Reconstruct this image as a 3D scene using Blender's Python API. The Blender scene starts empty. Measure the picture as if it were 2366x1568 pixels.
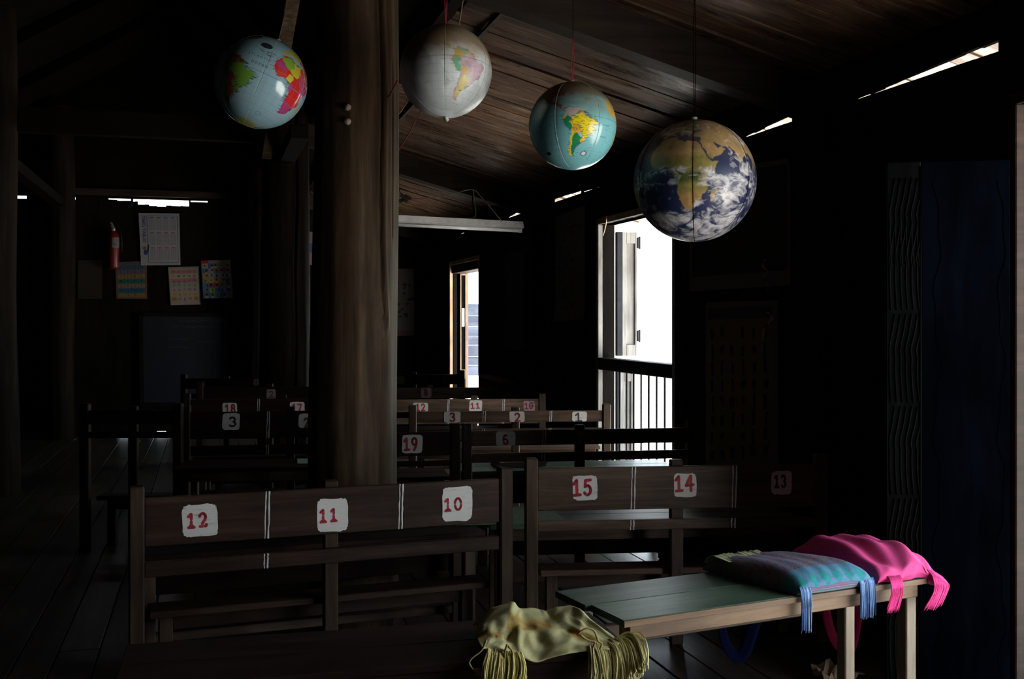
import bpy, math, random
import numpy as np
from mathutils import Vector, Matrix, noise as mnoise

# ------------------------------------------------------------------ camera, world, sun, exposure
SC = bpy.context.scene
COL = SC.collection
F = 2490.0                    # focal length in pixels of the 2366 px wide frame
YAW = math.radians(15.8)      # the camera looks right of the room's long axis
EYE = 1.5
HOR = 740.0                   # horizon row in the frame
SA, CA = math.sin(YAW), math.cos(YAW)

cam = bpy.data.cameras.new('camera')
cam.sensor_width = 36.0
cam.lens = F / 2366.0 * 36.0
cam.shift_y = -(784.0 - HOR) / 2366.0
cam.clip_start = 0.05
cam.clip_end = 400
camo = bpy.data.objects.new('camera', cam)
COL.objects.link(camo)
camo.location = (0, 0, EYE)
camo.rotation_euler = (math.radians(90), 0, -YAW)
SC.camera = camo

SC.view_settings.view_transform = 'Standard'
SC.view_settings.look = 'None'
SC.view_settings.gamma = 1.0
SC.view_settings.use_curve_mapping = False
SC.view_settings.exposure = 3.0

wd = bpy.data.worlds.new('overcast_sky')
SC.world = wd
wd.use_nodes = True
bg = wd.node_tree.nodes['Background']
bg.inputs[0].default_value = (0.80, 0.91, 1.0, 1)
bg.inputs[1].default_value = 0.9

sun = bpy.data.lights.new('sun', 'SUN')
sun.energy = 9.0
sun.angle = math.radians(3)
sun.color = (1.0, 0.95, 0.86)
suno = bpy.data.objects.new('sun', sun)
COL.objects.link(suno)
suno.rotation_euler = Vector((-0.20, 0.06, -1.0)).to_track_quat('-Z', 'Y').to_euler()
suno.location = (0, 0, 12)


def portal(loc, sy, sz):
    l = bpy.data.lights.new('door_portal', 'AREA')
    l.shape = 'RECTANGLE'
    l.size = sz
    l.size_y = sy
    l.cycles.is_portal = True
    o = bpy.data.objects.new('door_portal', l)
    COL.objects.link(o)
    o.location = loc
    o.rotation_euler = (0, math.radians(90), 0)


portal((3.2, 2.22, 1.17), 2.5, 2.34)
portal((3.24, 7.35, 1.15), 1.5, 2.3)
portal((3.24, 12.75, 1.1), 1.6, 2.2)

# ------------------------------------------------------------------ geometry helpers


def ray(px):
    u = (px - 1183.0) / F
    return (SA + u * CA, CA - u * SA)      # world direction per unit of camera depth


def W(px, py, d):
    """pixel and camera depth -> room point"""
    rx, ry = ray(px)
    return Vector((rx * d, ry * d, EYE + (HOR - py) / F * d))


def onY(px, py, Y):
    rx, ry = ray(px)
    return W(px, py, Y / ry)


def onX(px, py, X):
    rx, ry = ray(px)
    return W(px, py, X / rx)


class MB:
    def __init__(self):
        self.v = []
        self.f = []

    def add(self, verts, faces):
        n = len(self.v)
        self.v.extend([tuple(p) for p in verts])
        self.f.extend([tuple(i + n for i in q) for q in faces])
        return self

    def box(self, c, s, rot=None):
        x, y, z = s[0] / 2, s[1] / 2, s[2] / 2
        P = [Vector((sx * x, sy * y, sz * z)) for sz in (-1, 1) for sy in (-1, 1) for sx in (-1, 1)]
        if rot is not None:
            P = [rot @ p for p in P]
        c = Vector(c)
        return self.add([p + c for p in P], [(0, 2, 3, 1), (4, 5, 7, 6), (0, 1, 5, 4), (2, 6, 7, 3), (0, 4, 6, 2), (1, 3, 7, 5)])

    def bb(self, x0, x1, y0, y1, z0, z1):
        return self.box(((x0 + x1) / 2, (y0 + y1) / 2, (z0 + z1) / 2), (abs(x1 - x0), abs(y1 - y0), abs(z1 - z0)))

    def bev(self, x0, x1, y0, y1, z0, z1, b=0.004):
        """box with chamfered edges"""
        n = len(self.v)
        X, Y, Z = (x0, x1), (y0, y1), (z0, z1)
        idx = {}
        for i in (0, 1):
            for j in (0, 1):
                for k in (0, 1):
                    sx, sy, sz = (1 - 2 * i), (1 - 2 * j), (1 - 2 * k)
                    for a in range(3):
                        p = [X[i] + sx * b, Y[j] + sy * b, Z[k] + sz * b]
                        p[a] = (X[i], Y[j], Z[k])[a]
                        idx[(i, j, k, a)] = len(self.v)
                        self.v.append(tuple(p))
        g = lambda i, j, k, a: idx[(i, j, k, a)]
        F_ = self.f
        for s in (0, 1):
            q = [g(s, 0, 0, 0), g(s, 1, 0, 0), g(s, 1, 1, 0), g(s, 0, 1, 0)]
            F_.append(tuple(q if s else q[::-1]))
            q = [g(0, s, 0, 1), g(0, s, 1, 1), g(1, s, 1, 1), g(1, s, 0, 1)]
            F_.append(tuple(q if s else q[::-1]))
            q = [g(0, 0, s, 2), g(1, 0, s, 2), g(1, 1, s, 2), g(0, 1, s, 2)]
            F_.append(tuple(q if s else q[::-1]))
        for i in (0, 1):
            for j in (0, 1):
                q = [g(i, j, 0, 0), g(i, j, 0, 1), g(i, j, 1, 1), g(i, j, 1, 0)]
                F_.append(tuple(q if (i ^ j) else q[::-1]) if True else None)
                q = [g(i, 0, j, 0), g(i, 1, j, 0), g(i, 1, j, 2), g(i, 0, j, 2)]
                F_.append(tuple(q if (i ^ j) else q[::-1]))
                q = [g(0, i, j, 1), g(1, i, j, 1), g(1, i, j, 2), g(0, i, j, 2)]
                F_.append(tuple(q[::-1] if (i ^ j) else q))
        for i in (0, 1):
            for j in (0, 1):
                for k in (0, 1):
                    q = (g(i, j, k, 0), g(i, j, k, 1), g(i, j, k, 2))
                    F_.append(q if (i + j + k) % 2 else q[::-1])
        return self

    def tube(self, pts, r, n=6, cap=True, r2=None):
        pts = [Vector(p) for p in pts]
        rings = []
        up = Vector((0.123, 0.31, 0.94)).normalized()
        m = len(pts)
        for i, p in enumerate(pts):
            t = (pts[min(i + 1, m - 1)] - pts[max(i - 1, 0)])
            if t.length < 1e-9:
                t = Vector((0, 0, 1))
            t.normalize()
            a = t.cross(up)
            if a.length < 1e-3:
                a = t.cross(Vector((1, 0, 0)))
            a.normalize()
            b = t.cross(a).normalized()
            rr = r if r2 is None else r + (r2 - r) * i / max(1, m - 1)
            rings.append([p + a * (rr * math.cos(2 * math.pi * k / n)) + b * (rr * math.sin(2 * math.pi * k / n)) for k in range(n)])
        V = [p for rg in rings for p in rg]
        Fc = []
        for i in range(m - 1):
            for k in range(n):
                k2 = (k + 1) % n
                Fc.append((i * n + k, i * n + k2, (i + 1) * n + k2, (i + 1) * n + k))
        if cap:
            Fc.append(tuple(range(n))[::-1])
            Fc.append(tuple((m - 1) * n + k for k in range(n)))
        return self.add(V, Fc)

    def bar(self, a, b, w, h, up=(0, 0, 1)):
        a, b = Vector(a), Vector(b)
        t = (b - a)
        L = t.length
        t.normalize()
        s = t.cross(Vector(up)).normalized()
        u = s.cross(t).normalized()
        R = Matrix((t, s, u)).transposed()
        return self.box((a + b) / 2, (L, w, h), R)

    def lathe(self, prof, c=(0, 0, 0), n=16):
        V = []
        for (r, z) in prof:
            for k in range(n):
                a = 2 * math.pi * k / n
                V.append((c[0] + r * math.cos(a), c[1] + r * math.sin(a), c[2] + z))
        Fc = []
        for i in range(len(prof) - 1):
            for k in range(n):
                k2 = (k + 1) % n
                Fc.append((i * n + k, i * n + k2, (i + 1) * n + k2, (i + 1) * n + k))
        Fc.append(tuple(range(n))[::-1])
        Fc.append(tuple((len(prof) - 1) * n + k for k in range(n)))
        return self.add(V, Fc)

    def build(self, name, mat, parent=None, smooth=False, loc=None, off=None):
        me = bpy.data.meshes.new(name)
        V = self.v
        if off is not None:
            V = [(p[0] - off[0], p[1] - off[1], p[2] - off[2]) for p in V]
        me.from_pydata(V, [], self.f)
        me.validate()
        me.update()
        if smooth:
            me.polygons.foreach_set('use_smooth', [True] * len(me.polygons))
        me.materials.append(mat)
        o = bpy.data.objects.new(name, me)
        COL.objects.link(o)
        if parent is not None:
            o.parent = parent
        if loc is not None:
            o.location = loc
        return o


def tag(o, label=None, cat=None, group=None, kind=None):
    if label:
        o['label'] = label
    if cat:
        o['category'] = cat
    if group:
        o['group'] = group
    if kind:
        o['kind'] = kind
    return o


def empty(name, loc, rz=0.0):
    o = bpy.data.objects.new(name, None)
    o.empty_display_size = 0.1
    COL.objects.link(o)
    o.location = loc
    o.rotation_euler = (0, 0, rz)
    return o


def share(me, name, parent, loc=(0, 0, 0)):
    o = bpy.data.objects.new(name, me)
    COL.objects.link(o)
    o.parent = parent
    o.location = loc
    return o


RND = random.Random(7)

# ------------------------------------------------------------------ materials


def newmat(name):
    m = bpy.data.materials.new(name)
    m.use_nodes = True
    nt = m.node_tree
    b = nt.nodes['Principled BSDF']
    return m, nt, b


def plain(name, col, rough=0.6, spec=0.4, metal=0.0, noise=0.0, nscale=30.0, bump=0.0):
    m, nt, b = newmat(name)
    b.inputs['Base Color'].default_value = (*col, 1)
    b.inputs['Roughness'].default_value = rough
    b.inputs['Specular IOR Level'].default_value = spec
    b.inputs['Metallic'].default_value = metal
    if noise > 0 or bump > 0:
        tc = nt.nodes.new('ShaderNodeTexCoord')
        nz = nt.nodes.new('ShaderNodeTexNoise')
        nz.inputs['Scale'].default_value = nscale
        nz.inputs['Detail'].default_value = 6
        nt.links.new(tc.outputs['Object'], nz.inputs['Vector'])
        if noise > 0:
            rp = nt.nodes.new('ShaderNodeValToRGB')
            rp.color_ramp.elements[0].position = 0.3
            rp.color_ramp.elements[1].position = 0.7
            rp.color_ramp.elements[0].color = (*[c * (1 - noise) for c in col], 1)
            rp.color_ramp.elements[1].color = (*[min(1, c * (1 + noise * 0.6)) for c in col], 1)
            nt.links.new(nz.outputs['Fac'], rp.inputs['Fac'])
            nt.links.new(rp.outputs['Color'], b.inputs['Base Color'])
        if bump > 0:
            bp = nt.nodes.new('ShaderNodeBump')
            bp.inputs['Strength'].default_value = bump
            bp.inputs['Distance'].default_value = 0.01
            nt.links.new(nz.outputs['Fac'], bp.inputs['Height'])
            nt.links.new(bp.outputs['Normal'], b.inputs['Normal'])
    return m


def wood(name, c0, c1, c2, scale, rough=0.55, spec=0.35, bump=0.25, dist=0.004, blotch=0.35):
    """grain stretched along the axis with the small scale; c0 dark .. c2 pale"""
    m, nt, b = newmat(name)
    N = nt.nodes.new
    L = nt.links.new
    tc = N('ShaderNodeTexCoord')
    oi = N('ShaderNodeObjectInfo')
    ad = N('ShaderNodeVectorMath')
    ad.operation = 'MULTIPLY_ADD'
    cmb = N('ShaderNodeCombineXYZ')
    for k in range(3):
        L(oi.outputs['Random'], cmb.inputs[k])
    ad.inputs[1].default_value = (17.3, 11.1, 23.7)
    L(cmb.outputs[0], ad.inputs[0])
    L(tc.outputs['Object'], ad.inputs[2])
    mp = N('ShaderNodeMapping')
    mp.inputs['Scale'].default_value = scale
    L(ad.outputs[0], mp.inputs['Vector'])
    nz = N('ShaderNodeTexNoise')
    nz.inputs['Scale'].default_value = 1.0
    nz.inputs['Detail'].default_value = 7
    nz.inputs['Roughness'].default_value = 0.65
    nz.inputs['Distortion'].default_value = 0.4
    L(mp.outputs[0], nz.inputs['Vector'])
    rp = N('ShaderNodeValToRGB')
    e = rp.color_ramp.elements
    e[0].position, e[0].color = 0.30, (*c0, 1)
    e[1].position, e[1].color = 0.72, (*c2, 1)
    k = e.new(0.5)
    k.color = (*c1, 1)
    L(nz.outputs['Fac'], rp.inputs['Fac'])
    n2 = N('ShaderNodeTexNoise')
    n2.inputs['Scale'].default_value = 3.0
    n2.inputs['Detail'].default_value = 3
    L(ad.outputs[0], n2.inputs['Vector'])
    mr = N('ShaderNodeMapRange')
    mr.inputs['From Min'].default_value = 0.3
    mr.inputs['From Max'].default_value = 0.7
    mr.inputs['To Min'].default_value = 1 - blotch
    mr.inputs['To Max'].default_value = 1 + blotch * 0.6
    L(n2.outputs['Fac'], mr.inputs['Value'])
    vr = N('ShaderNodeMapRange')
    vr.inputs['To Min'].default_value = 0.75
    vr.inputs['To Max'].default_value = 1.25
    L(oi.outputs['Random'], vr.inputs['Value'])
    mu = N('ShaderNodeMath')
    mu.operation = 'MULTIPLY'
    L(mr.outputs[0], mu.inputs[0])
    L(vr.outputs[0], mu.inputs[1])
    mx = N('ShaderNodeVectorMath')
    mx.operation = 'SCALE'
    L(rp.outputs['Color'], mx.inputs[0])
    L(mu.outputs[0], mx.inputs['Scale'])
    L(mx.outputs[0], b.inputs['Base Color'])
    b.inputs['Roughness'].default_value = rough
    b.inputs['Specular IOR Level'].default_value = spec
    bp = N('ShaderNodeBump')
    bp.inputs['Strength'].default_value = bump
    bp.inputs['Distance'].default_value = dist
    L(nz.outputs['Fac'], bp.inputs['Height'])
    L(bp.outputs['Normal'], b.inputs['Normal'])
    return m


M = {}
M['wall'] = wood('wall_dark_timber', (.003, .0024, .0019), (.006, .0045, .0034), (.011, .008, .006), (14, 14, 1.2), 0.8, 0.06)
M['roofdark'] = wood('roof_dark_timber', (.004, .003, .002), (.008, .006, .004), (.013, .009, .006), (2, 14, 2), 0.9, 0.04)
M['ceil'] = wood('ceiling_plank_timber', (.036, .017, .010), (.110, .060, .035), (.29, .175, .100), (1.0, 26, 8), 0.42, 0.4, 0.5, 0.006)
_m = M['ceil'].node_tree
_n = _m.nodes.new('ShaderNodeTexNoise')
_n.inputs['Scale'].default_value = 1.0
_n.inputs['Detail'].default_value = 4
_mp = _m.nodes.new('ShaderNodeMapping')
_mp.inputs['Scale'].default_value = (1.3, 9, 3)
_m.links.new([q for q in _m.nodes if q.type == 'VECT_MATH' and q.operation == 'MULTIPLY_ADD'][0].outputs[0], _mp.inputs['Vector'])
_m.links.new(_mp.outputs[0], _n.inputs['Vector'])
_r = _m.nodes.new('ShaderNodeMapRange')
_r.inputs['From Min'].default_value = .42
_r.inputs['From Max'].default_value = .66
_r.inputs['To Min'].default_value = .58
_r.inputs['To Max'].default_value = .18
_m.links.new(_n.outputs['Fac'], _r.inputs['Value'])
_m.links.new(_r.outputs[0], _m.nodes['Principled BSDF'].inputs['Roughness'])
M['beam'] = wood('beam_timber', (.018, .011, .008), (.035, .022, .016), (.060, .040, .028), (1.5, 20, 20), 0.65, 0.15)
M['floor'] = wood('floor_plank_timber', (.030, .021, .018), (.068, .052, .046), (.13, .105, .095), (18, 1.0, 8), 0.36, 0.45)
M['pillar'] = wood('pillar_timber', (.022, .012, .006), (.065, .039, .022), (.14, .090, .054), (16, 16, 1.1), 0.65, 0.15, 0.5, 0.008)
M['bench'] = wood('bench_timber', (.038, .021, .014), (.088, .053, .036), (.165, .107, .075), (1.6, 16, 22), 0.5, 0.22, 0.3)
M['benchv'] = wood('bench_post_timber', (.030, .018, .012), (.065, .042, .028), (.115, .080, .055), (20, 20, 1.6), 0.55, 0.2, 0.3)
M['desktop'] = wood('green_worn_desktop', (.022, .047, .030), (.050, .095, .062), (.098, .155, .100), (2.2, 20, 12), 0.38, 0.4, 0.25)
M['deskraw'] = wood('pale_desk_timber', (.09, .046, .021), (.19, .105, .050), (.29, .185, .10), (2.0, 18, 22), 0.55, 0.35, 0.25)
M['deskleg'] = wood('pale_leg_timber', (.16, .115, .075), (.25, .19, .13), (.34, .27, .20), (20, 20, 2.0), 0.55, 0.35, 0.25)
M['darkdesk'] = wood('dark_red_desk_timber', (.010, .005, .004), (.020, .010, .008), (.032, .018, .014), (1.6, 16, 16), 0.55, 0.1)
M['frame'] = wood('grey_window_timber', (.12, .11, .10), (.22, .21, .20), (.32, .31, .29), (18, 18, 1.2), 0.7, 0.2, 0.3)
M['framewarm'] = wood('warm_door_timber', (.24, .15, .09), (.38, .25, .16), (.52, .38, .26), (18, 18, 1.2), 0.6, 0.3, 0.3)
M['framedark'] = wood('dark_frame_timber', (.010, .011, .014), (.018, .019, .024), (.030, .032, .038), (6, 2, 16), 0.6, 0.2)
M['carved'] = wood('carved_door_timber', (.0012, .0015, .0015), (.0026, .003, .003), (.006, .007, .006), (16, 16, 1.4), 0.55, 0.02)
M['leafpanel'] = wood('dark_blue_black_door_panel', (.0006, .0009, .0018), (.0010, .0016, .0032), (.0018, .0028, .0055), (10, 10, 1.5), 0.65, 0.0)
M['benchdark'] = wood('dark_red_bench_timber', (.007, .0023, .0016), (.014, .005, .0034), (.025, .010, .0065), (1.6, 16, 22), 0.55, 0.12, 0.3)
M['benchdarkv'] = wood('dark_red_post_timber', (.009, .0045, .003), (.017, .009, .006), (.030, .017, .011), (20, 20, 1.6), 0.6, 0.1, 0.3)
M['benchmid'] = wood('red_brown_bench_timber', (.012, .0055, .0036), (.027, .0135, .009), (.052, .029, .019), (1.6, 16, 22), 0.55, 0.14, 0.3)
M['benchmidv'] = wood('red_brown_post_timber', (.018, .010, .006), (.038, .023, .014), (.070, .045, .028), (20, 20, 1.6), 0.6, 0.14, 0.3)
M['pillarshade'] = wood('shaded_pillar_timber', (.004, .0024, .0013), (.010, .006, .0035), (.024, .016, .009), (16, 16, 1.1), 0.75, 0.08, 0.5, 0.008)  # pillar timber darkened: shade on the left and rear pillars put into the colour
M['iron'] = plain('black_iron', (.02, .02, .022), 0.5, 0.5, 0.6)
M['outwood'] = wood('weathered_outdoor_boards', (.055, .062, .088), (.085, .095, .13), (.12, .13, .17), (1.2, 1.2, 20), 0.8, 0.2)
M['bounce_deck'] = wood('pale_bounce_deck_boards', (.34, .33, .32), (.48, .47, .45), (.60, .59, .57), (14, 1.0, 8), 0.8, 0.15)
M['earth'] = plain('pale_dry_earth', (.43, .42, .40), 0.95, 0.1, 0, 0.25, 2.5)
M['leaf'] = plain('light_green_leaves', (.20, .36, .10), 0.6, 0.3, 0, 0.3, 3.0)
M['bark'] = plain('grey_bark', (.22, .18, .14), 0.9, 0.1, 0, 0.3, 12.0)
M['ink'] = plain('black_print_ink', (.012, .012, .016), 0.6, 0.3)
M['string'] = plain('pale_string', (.22, .17, .12), 0.8, 0.2)
M['redstring'] = plain('red_string', (.30, .02, .03), 0.7, 0.2)
M['darkstring'] = plain('dark_string', (.004, .0035, .0035), 0.9, 0.0)
M['enamel'] = plain('white_enamel', (.55, .55, .54), 0.4, 0.4, 0, 0.2, 18)
M['tube'] = plain('fluorescent_tube_glass', (.75, .76, .76), 0.15, 0.6)
M['redmetal'] = plain('red_painted_steel', (.11, .006, .005), 0.35, 0.5)
M['steel'] = plain('dull_steel', (.45, .45, .44), 0.4, 0.5, 0.7)
M['paper'] = plain('pale_paper', (.58, .57, .54), 0.7, 0.2, 0, 0.12, 40)
M['litpatch'] = plain('pale_green_lit_patch', (.24, .36, .25), 0.6, 0.3, 0, 0.15, 30)
M['greencloth'] = plain('green_desk_cover', (.19, .32, .19), 0.6, 0.3, 0, 0.2, 30)
M['bolt'] = plain('dull_bone_bolt', (.42, .34, .26), 0.5, 0.4, 0, 0.5, 60)
M['vinyl'] = plain('clear_vinyl', (.55, .56, .50), 0.3, 0.5, 0, 0.3, 60)


def worn(name, col, under, sc=(8, 60, 60), lo=0.36, hi=0.5, rough=0.6):
    """paint brushed over wood: streaks of the wood show through"""
    m, nt, b = newmat(name)
    N = nt.nodes.new
    L = nt.links.new
    tc = N('ShaderNodeTexCoord')
    oi = N('ShaderNodeObjectInfo')
    cmb = N('ShaderNodeCombineXYZ')
    for k in range(3):
        L(oi.outputs['Random'], cmb.inputs[k])
    ad = N('ShaderNodeVectorMath')
    ad.operation = 'MULTIPLY_ADD'
    ad.inputs[1].default_value = (9, 13, 21)
    L(cmb.outputs[0], ad.inputs[0])
    L(tc.outputs['Object'], ad.inputs[2])
    mp = N('ShaderNodeMapping')
    mp.inputs['Scale'].default_value = sc
    L(ad.outputs[0], mp.inputs['Vector'])
    nz = N('ShaderNodeTexNoise')
    nz.inputs['Scale'].default_value = 1.6
    nz.inputs['Detail'].default_value = 5
    nz.inputs['Roughness'].default_value = 0.7
    L(mp.outputs[0], nz.inputs['Vector'])
    rp = N('ShaderNodeValToRGB')
    e = rp.color_ramp.elements
    e[0].position, e[0].color = lo, (*under, 1)
    e[1].position, e[1].color = hi, (*col, 1)
    L(nz.outputs['Fac'], rp.inputs['Fac'])
    L(rp.outputs['Color'], b.inputs['Base Color'])
    b.inputs['Roughness'].default_value = rough
    return m


M['whitepaint'] = worn('worn_white_paint', (.60, .585, .55), (.30, .28, .25), lo=.28, hi=.42)
M['pinkpaint'] = worn('worn_pink_paint', (.40, .22, .25), (.15, .08, .09))
M['dimpaint'] = worn('rubbed_grey_paint', (.20, .18, .165), (.08, .07, .06))
M['redpaint'] = worn('worn_red_paint', (.42, .018, .03), (.55, .30, .29), (30, 60, 30), .30, .40)
M['darkpaint'] = worn('worn_dark_paint', (.05, .04, .06), (.12, .10, .12), (30, 60, 30), .30, .42)
M['dimred'] = worn('rubbed_red_paint', (.16, .02, .03), (.10, .05, .05), (30, 60, 30), .32, .46)
_c = {}
SHADE = 1.0          # multiplies print colours; lowered to put the back wall's shade into its charts


def flat(r, g, b):
    r, g, b = r * SHADE, g * SHADE, b * SHADE
    k = (round(r, 4), round(g, 4), round(b, 4))
    if k not in _c:
        _c[k] = plain('print_colour', k, 0.65, 0.25)
    return _c[k]


# ------------------------------------------------------------------ text and digits
def text_mesh(s, size=1.0, bold=0.0):
    """flat outline mesh of a word: vertices (x, y) and faces, centred"""
    cu = bpy.data.curves.new('tmp_text', 'FONT')
    cu.body = s
    cu.size = size
    cu.align_x = 'CENTER'
    cu.align_y = 'CENTER'
    cu.resolution_u = 3
    cu.offset = bold * size
    o = bpy.data.objects.new('tmp_text', cu)
    COL.objects.link(o)
    dg = bpy.context.evaluated_depsgraph_get()
    ev = o.evaluated_get(dg)
    me = ev.to_mesh()
    V = [(v.co.x, v.co.y) for v in me.vertices]
    Fc = [tuple(p.vertices) for p in me.polygons]
    ev.to_mesh_clear()
    bpy.data.objects.remove(o)
    bpy.data.curves.remove(cu)
    return V, Fc


def arc(cx, cy, rx, ry, a0, a1, n=10):
    return [(cx + rx * math.cos(math.radians(a0 + (a1 - a0) * i / n)), cy + ry * math.sin(math.radians(a0 + (a1 - a0) * i / n))) for i in range(n + 1)]


DIG = {   # hand painted strokes, unit box
    '0': [arc(.5, .5, .36, .48, 100, 260), arc(.5, .5, .36, .48, -80, 80)],
    '1': [[(.14, .74), (.5, .98), (.5, .04)], [(.16, .03), (.88, .05)]],
    '2': [arc(.48, .70, .34, .27, 165, -20), [(.80, .60), (.52, .30), (.16, .04)], [(.14, .04), (.90, .06)]],
    '3': [arc(.45, .74, .34, .24, 150, -80), arc(.45, .26, .38, .25, 85, -150)],
    '4': [[(.66, .98), (.10, .36), (.94, .40)], [(.68, .98), (.66, .0)]],
    '5': [[(.86, .97), (.28, .95), (.22, .55)], arc(.46, .32, .38, .30, 130, -150)],
    '6': [arc(.62, .62, .42, .38, 70, 180), arc(.5, .28, .34, .27, 0, 360, 16)],
    '7': [[(.1, .95), (.88, .95), (.4, 0)]],
    '8': [arc(.5, .74, .28, .23, 0, 360, 16), arc(.5, .26, .34, .25, 0, 360, 16)],
    '9': [arc(.5, .70, .34, .27, 0, 360, 16), [(.84, .70), (.74, .34), (.42, .0)]],
}
STENCIL = {
    '0': [arc(.5, .5, .36, .46, 100, 168), arc(.5, .5, .36, .46, 192, 260), arc(.5, .5, .36, .46, -80, -12), arc(.5, .5, .36, .46, 12, 80)],
    '1': [[(.22, .80), (.46, .96), (.52, .96), (.52, .62)], [(.5, .44), (.5, .1)], [(.2, .03), (.80, .03)], [(.34, .12), (.66, .12)]],
    '2': [arc(.48, .70, .32, .25, 165, -20), [(.74, .52), (.44, .24)], [(.2, .05), (.84, .05)], [(.82, .05), (.86, .17)]],
    '3': [arc(.5, .72, .3, .24, 150, 30), arc(.5, .72, .3, .24, 5, -70), arc(.5, .27, .34, .24, 70, -30), arc(.5, .27, .34, .24, -60, -150)],
    '6': [arc(.5, .5, .36, .46, 60, 160), arc(.5, .28, .34, .26, 100, 30), arc(.5, .28, .34, .26, 15, -70), arc(.5, .28, .34, .26, -100, -165), [(.15, .62), (.15, .4)]],
    '8': [arc(.5, .74, .26, .22, 20, 160), arc(.5, .74, .26, .22, 200, 340), arc(.5, .27, .32, .24, 20, 80), arc(.5, .27, .32, .24, 100, 165), arc(.5, .27, .32, .24, 195, 260), arc(.5, .27, .32, .24, 280, 345)],
}


def strokes(lines, w, out, n=8):
    """2-D ribbons with round joints -> list of polygons"""
    for ln in lines:
        for (a, b) in zip(ln[:-1], ln[1:]):
            dx, dy = b[0] - a[0], b[1] - a[1]
            L = math.hypot(dx, dy) or 1e-6
            nx, ny = -dy / L * w / 2, dx / L * w / 2
            out.append([(a[0] + nx, a[1] + ny), (a[0] - nx, a[1] - ny), (b[0] - nx, b[1] - ny), (b[0] + nx, b[1] + ny)])
        for p in ln:
            out.append([(p[0] + w / 2 * math.cos(2 * math.pi * k / n), p[1] + w / 2 * math.sin(2 * math.pi * k / n)) for k in range(n)])


def number_polys(s, cx, cz, h, wd, sw, style='brush', tilt=0.0):
    """digits side by side, centred on cx,cz; h digit height, wd digit width"""
    P = []
    n = len(s)
    pitch = wd * 1.22
    for i, ch in enumerate(s):
        st = (STENCIL.get(ch) or DIG[ch]) if style == 'stencil' else DIG[ch]
        x0 = cx + (i - (n - 1) / 2) * pitch - wd / 2
        tmp = []
        lines = [[(x0 + p[0] * wd, cz - h / 2 + p[1] * h) for p in ln] for ln in st]
        strokes(lines, sw, tmp)
        P += tmp
    if tilt:
        c, s_ = math.cos(tilt), math.sin(tilt)
        P = [[(cx + (x - cx) * c - (z - cz) * s_, cz + (x - cx) * s_ + (z - cz) * c) for (x, z) in pl] for pl in P]
    return P


def polys_xz(polys, y):
    m = MB()
    for pl in polys:
        m.add([(x, y, z) for (x, z) in pl], [tuple(range(len(pl)))])
    return m


def blob_xz(x0, x1, z0, z1, y0, y1, seed, rad=0.22, jit=0.018, n=56):
    """rounded painted patch with a ragged brushed edge, thin but solid"""
    r = random.Random(seed)
    cx, cz, hx, hz = (x0 + x1) / 2, (z0 + z1) / 2, (x1 - x0) / 2, (z1 - z0) / 2
    e = 2 / (5.5 + r.random() * 2)
    sk = (r.random() - .5) * .10
    P = []
    for k in range(n):
        a = 2 * math.pi * k / n
        c, s = math.cos(a), math.sin(a)
        ux = math.copysign(abs(c) ** e, c)
        uz = math.copysign(abs(s) ** e, s)
        j = 1 + (r.random() - .5) * 2 * jit * (2.0 if abs(s) > .5 else 1.2)
        P.append((cx + hx * ux * j + sk * hx * uz, cz + hz * uz * j))
    m = MB()
    V = [(x, y0, z) for x, z in P] + [(x, y1, z) for x, z in P]
    Fc = [tuple(range(n)), tuple(range(2 * n - 1, n - 1, -1))]
    Fc += [(k, n + k, n + (k + 1) % n, (k + 1) % n) for k in range(n)]
    m.add(V, Fc)
    return m

# ------------------------------------------------------------------ the room
XR, YB, XL, YN = 3.0, 15.0, -4.15, -1.6
DY0, DY1, DZ = 1.0, 3.45, 2.33       # near doorway in the right wall
WY0, WY1, WZ = 6.65, 8.06, 2.26       # window with balusters
EY0, EY1, EZ = 12.0, 13.5, 2.20       # far doorway


def zpl(x):                            # underside of the ceiling planks
    return 2.76 + 0.27 * (XR - x)


# floor: planks run along the room
fl = MB()
fl.bb(XL - .1, XR + .12, YN - .1, YB + .12, -0.12, -0.035)
floor = fl.build('floor', M['wall'])
tag(floor, kind='structure')
x = XL
while x < XR + .05:
    w = RND.uniform(.16, .24)
    y = YN
    while y < YB:
        L = RND.uniform(3.0, 5.0)
        y1 = min(y + L, YB)
        m = MB().bev(x, min(x + w - .006, XR + .1), y, y1 - .004, -0.035, RND.uniform(-.004, 0), .003)
        m.build('plank', M['floor'], floor)
        y = y1
    x += w

# right wall: backing with three openings, upright boards in front
wr = MB()
TOPZ = 2.56
for (y0, y1, z0, z1) in [(YN, DY0, -.1, TOPZ), (DY0, DY1, DZ, TOPZ), (DY1, WY0, -.1, TOPZ), (WY0, WY1, WZ, TOPZ),
                         (WY1, EY0, -.1, TOPZ), (EY0, EY1, EZ, TOPZ), (EY1, YB + .12, -.1, TOPZ)]:
    wr.bb(3.03, 3.13, y0, y1, z0, z1)
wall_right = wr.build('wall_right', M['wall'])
tag(wall_right, kind='structure')
for (y0, y1, z0, z1) in [(YN, DY0, 0, TOPZ), (DY0, DY1, DZ, TOPZ), (DY1, WY0, 0, TOPZ), (WY0, WY1, WZ, TOPZ),
                         (WY1, EY0, 0, TOPZ), (EY0, EY1, EZ, TOPZ), (EY1, YB, 0, TOPZ)]:
    n = max(1, round((y1 - y0) / .24))
    for i in range(n):
        a, b = y0 + (y1 - y0) * i / n, y0 + (y1 - y0) * (i + 1) / n
        MB().bev(3.0 + RND.uniform(-.006, .004), 3.032, a + .002, b - .002, z0, z1, .003).build('plank', M['wall'], wall_right)

# top plate in stretches: it is narrower where daylight creeps in under the roof boards
tp = MB()


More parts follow.
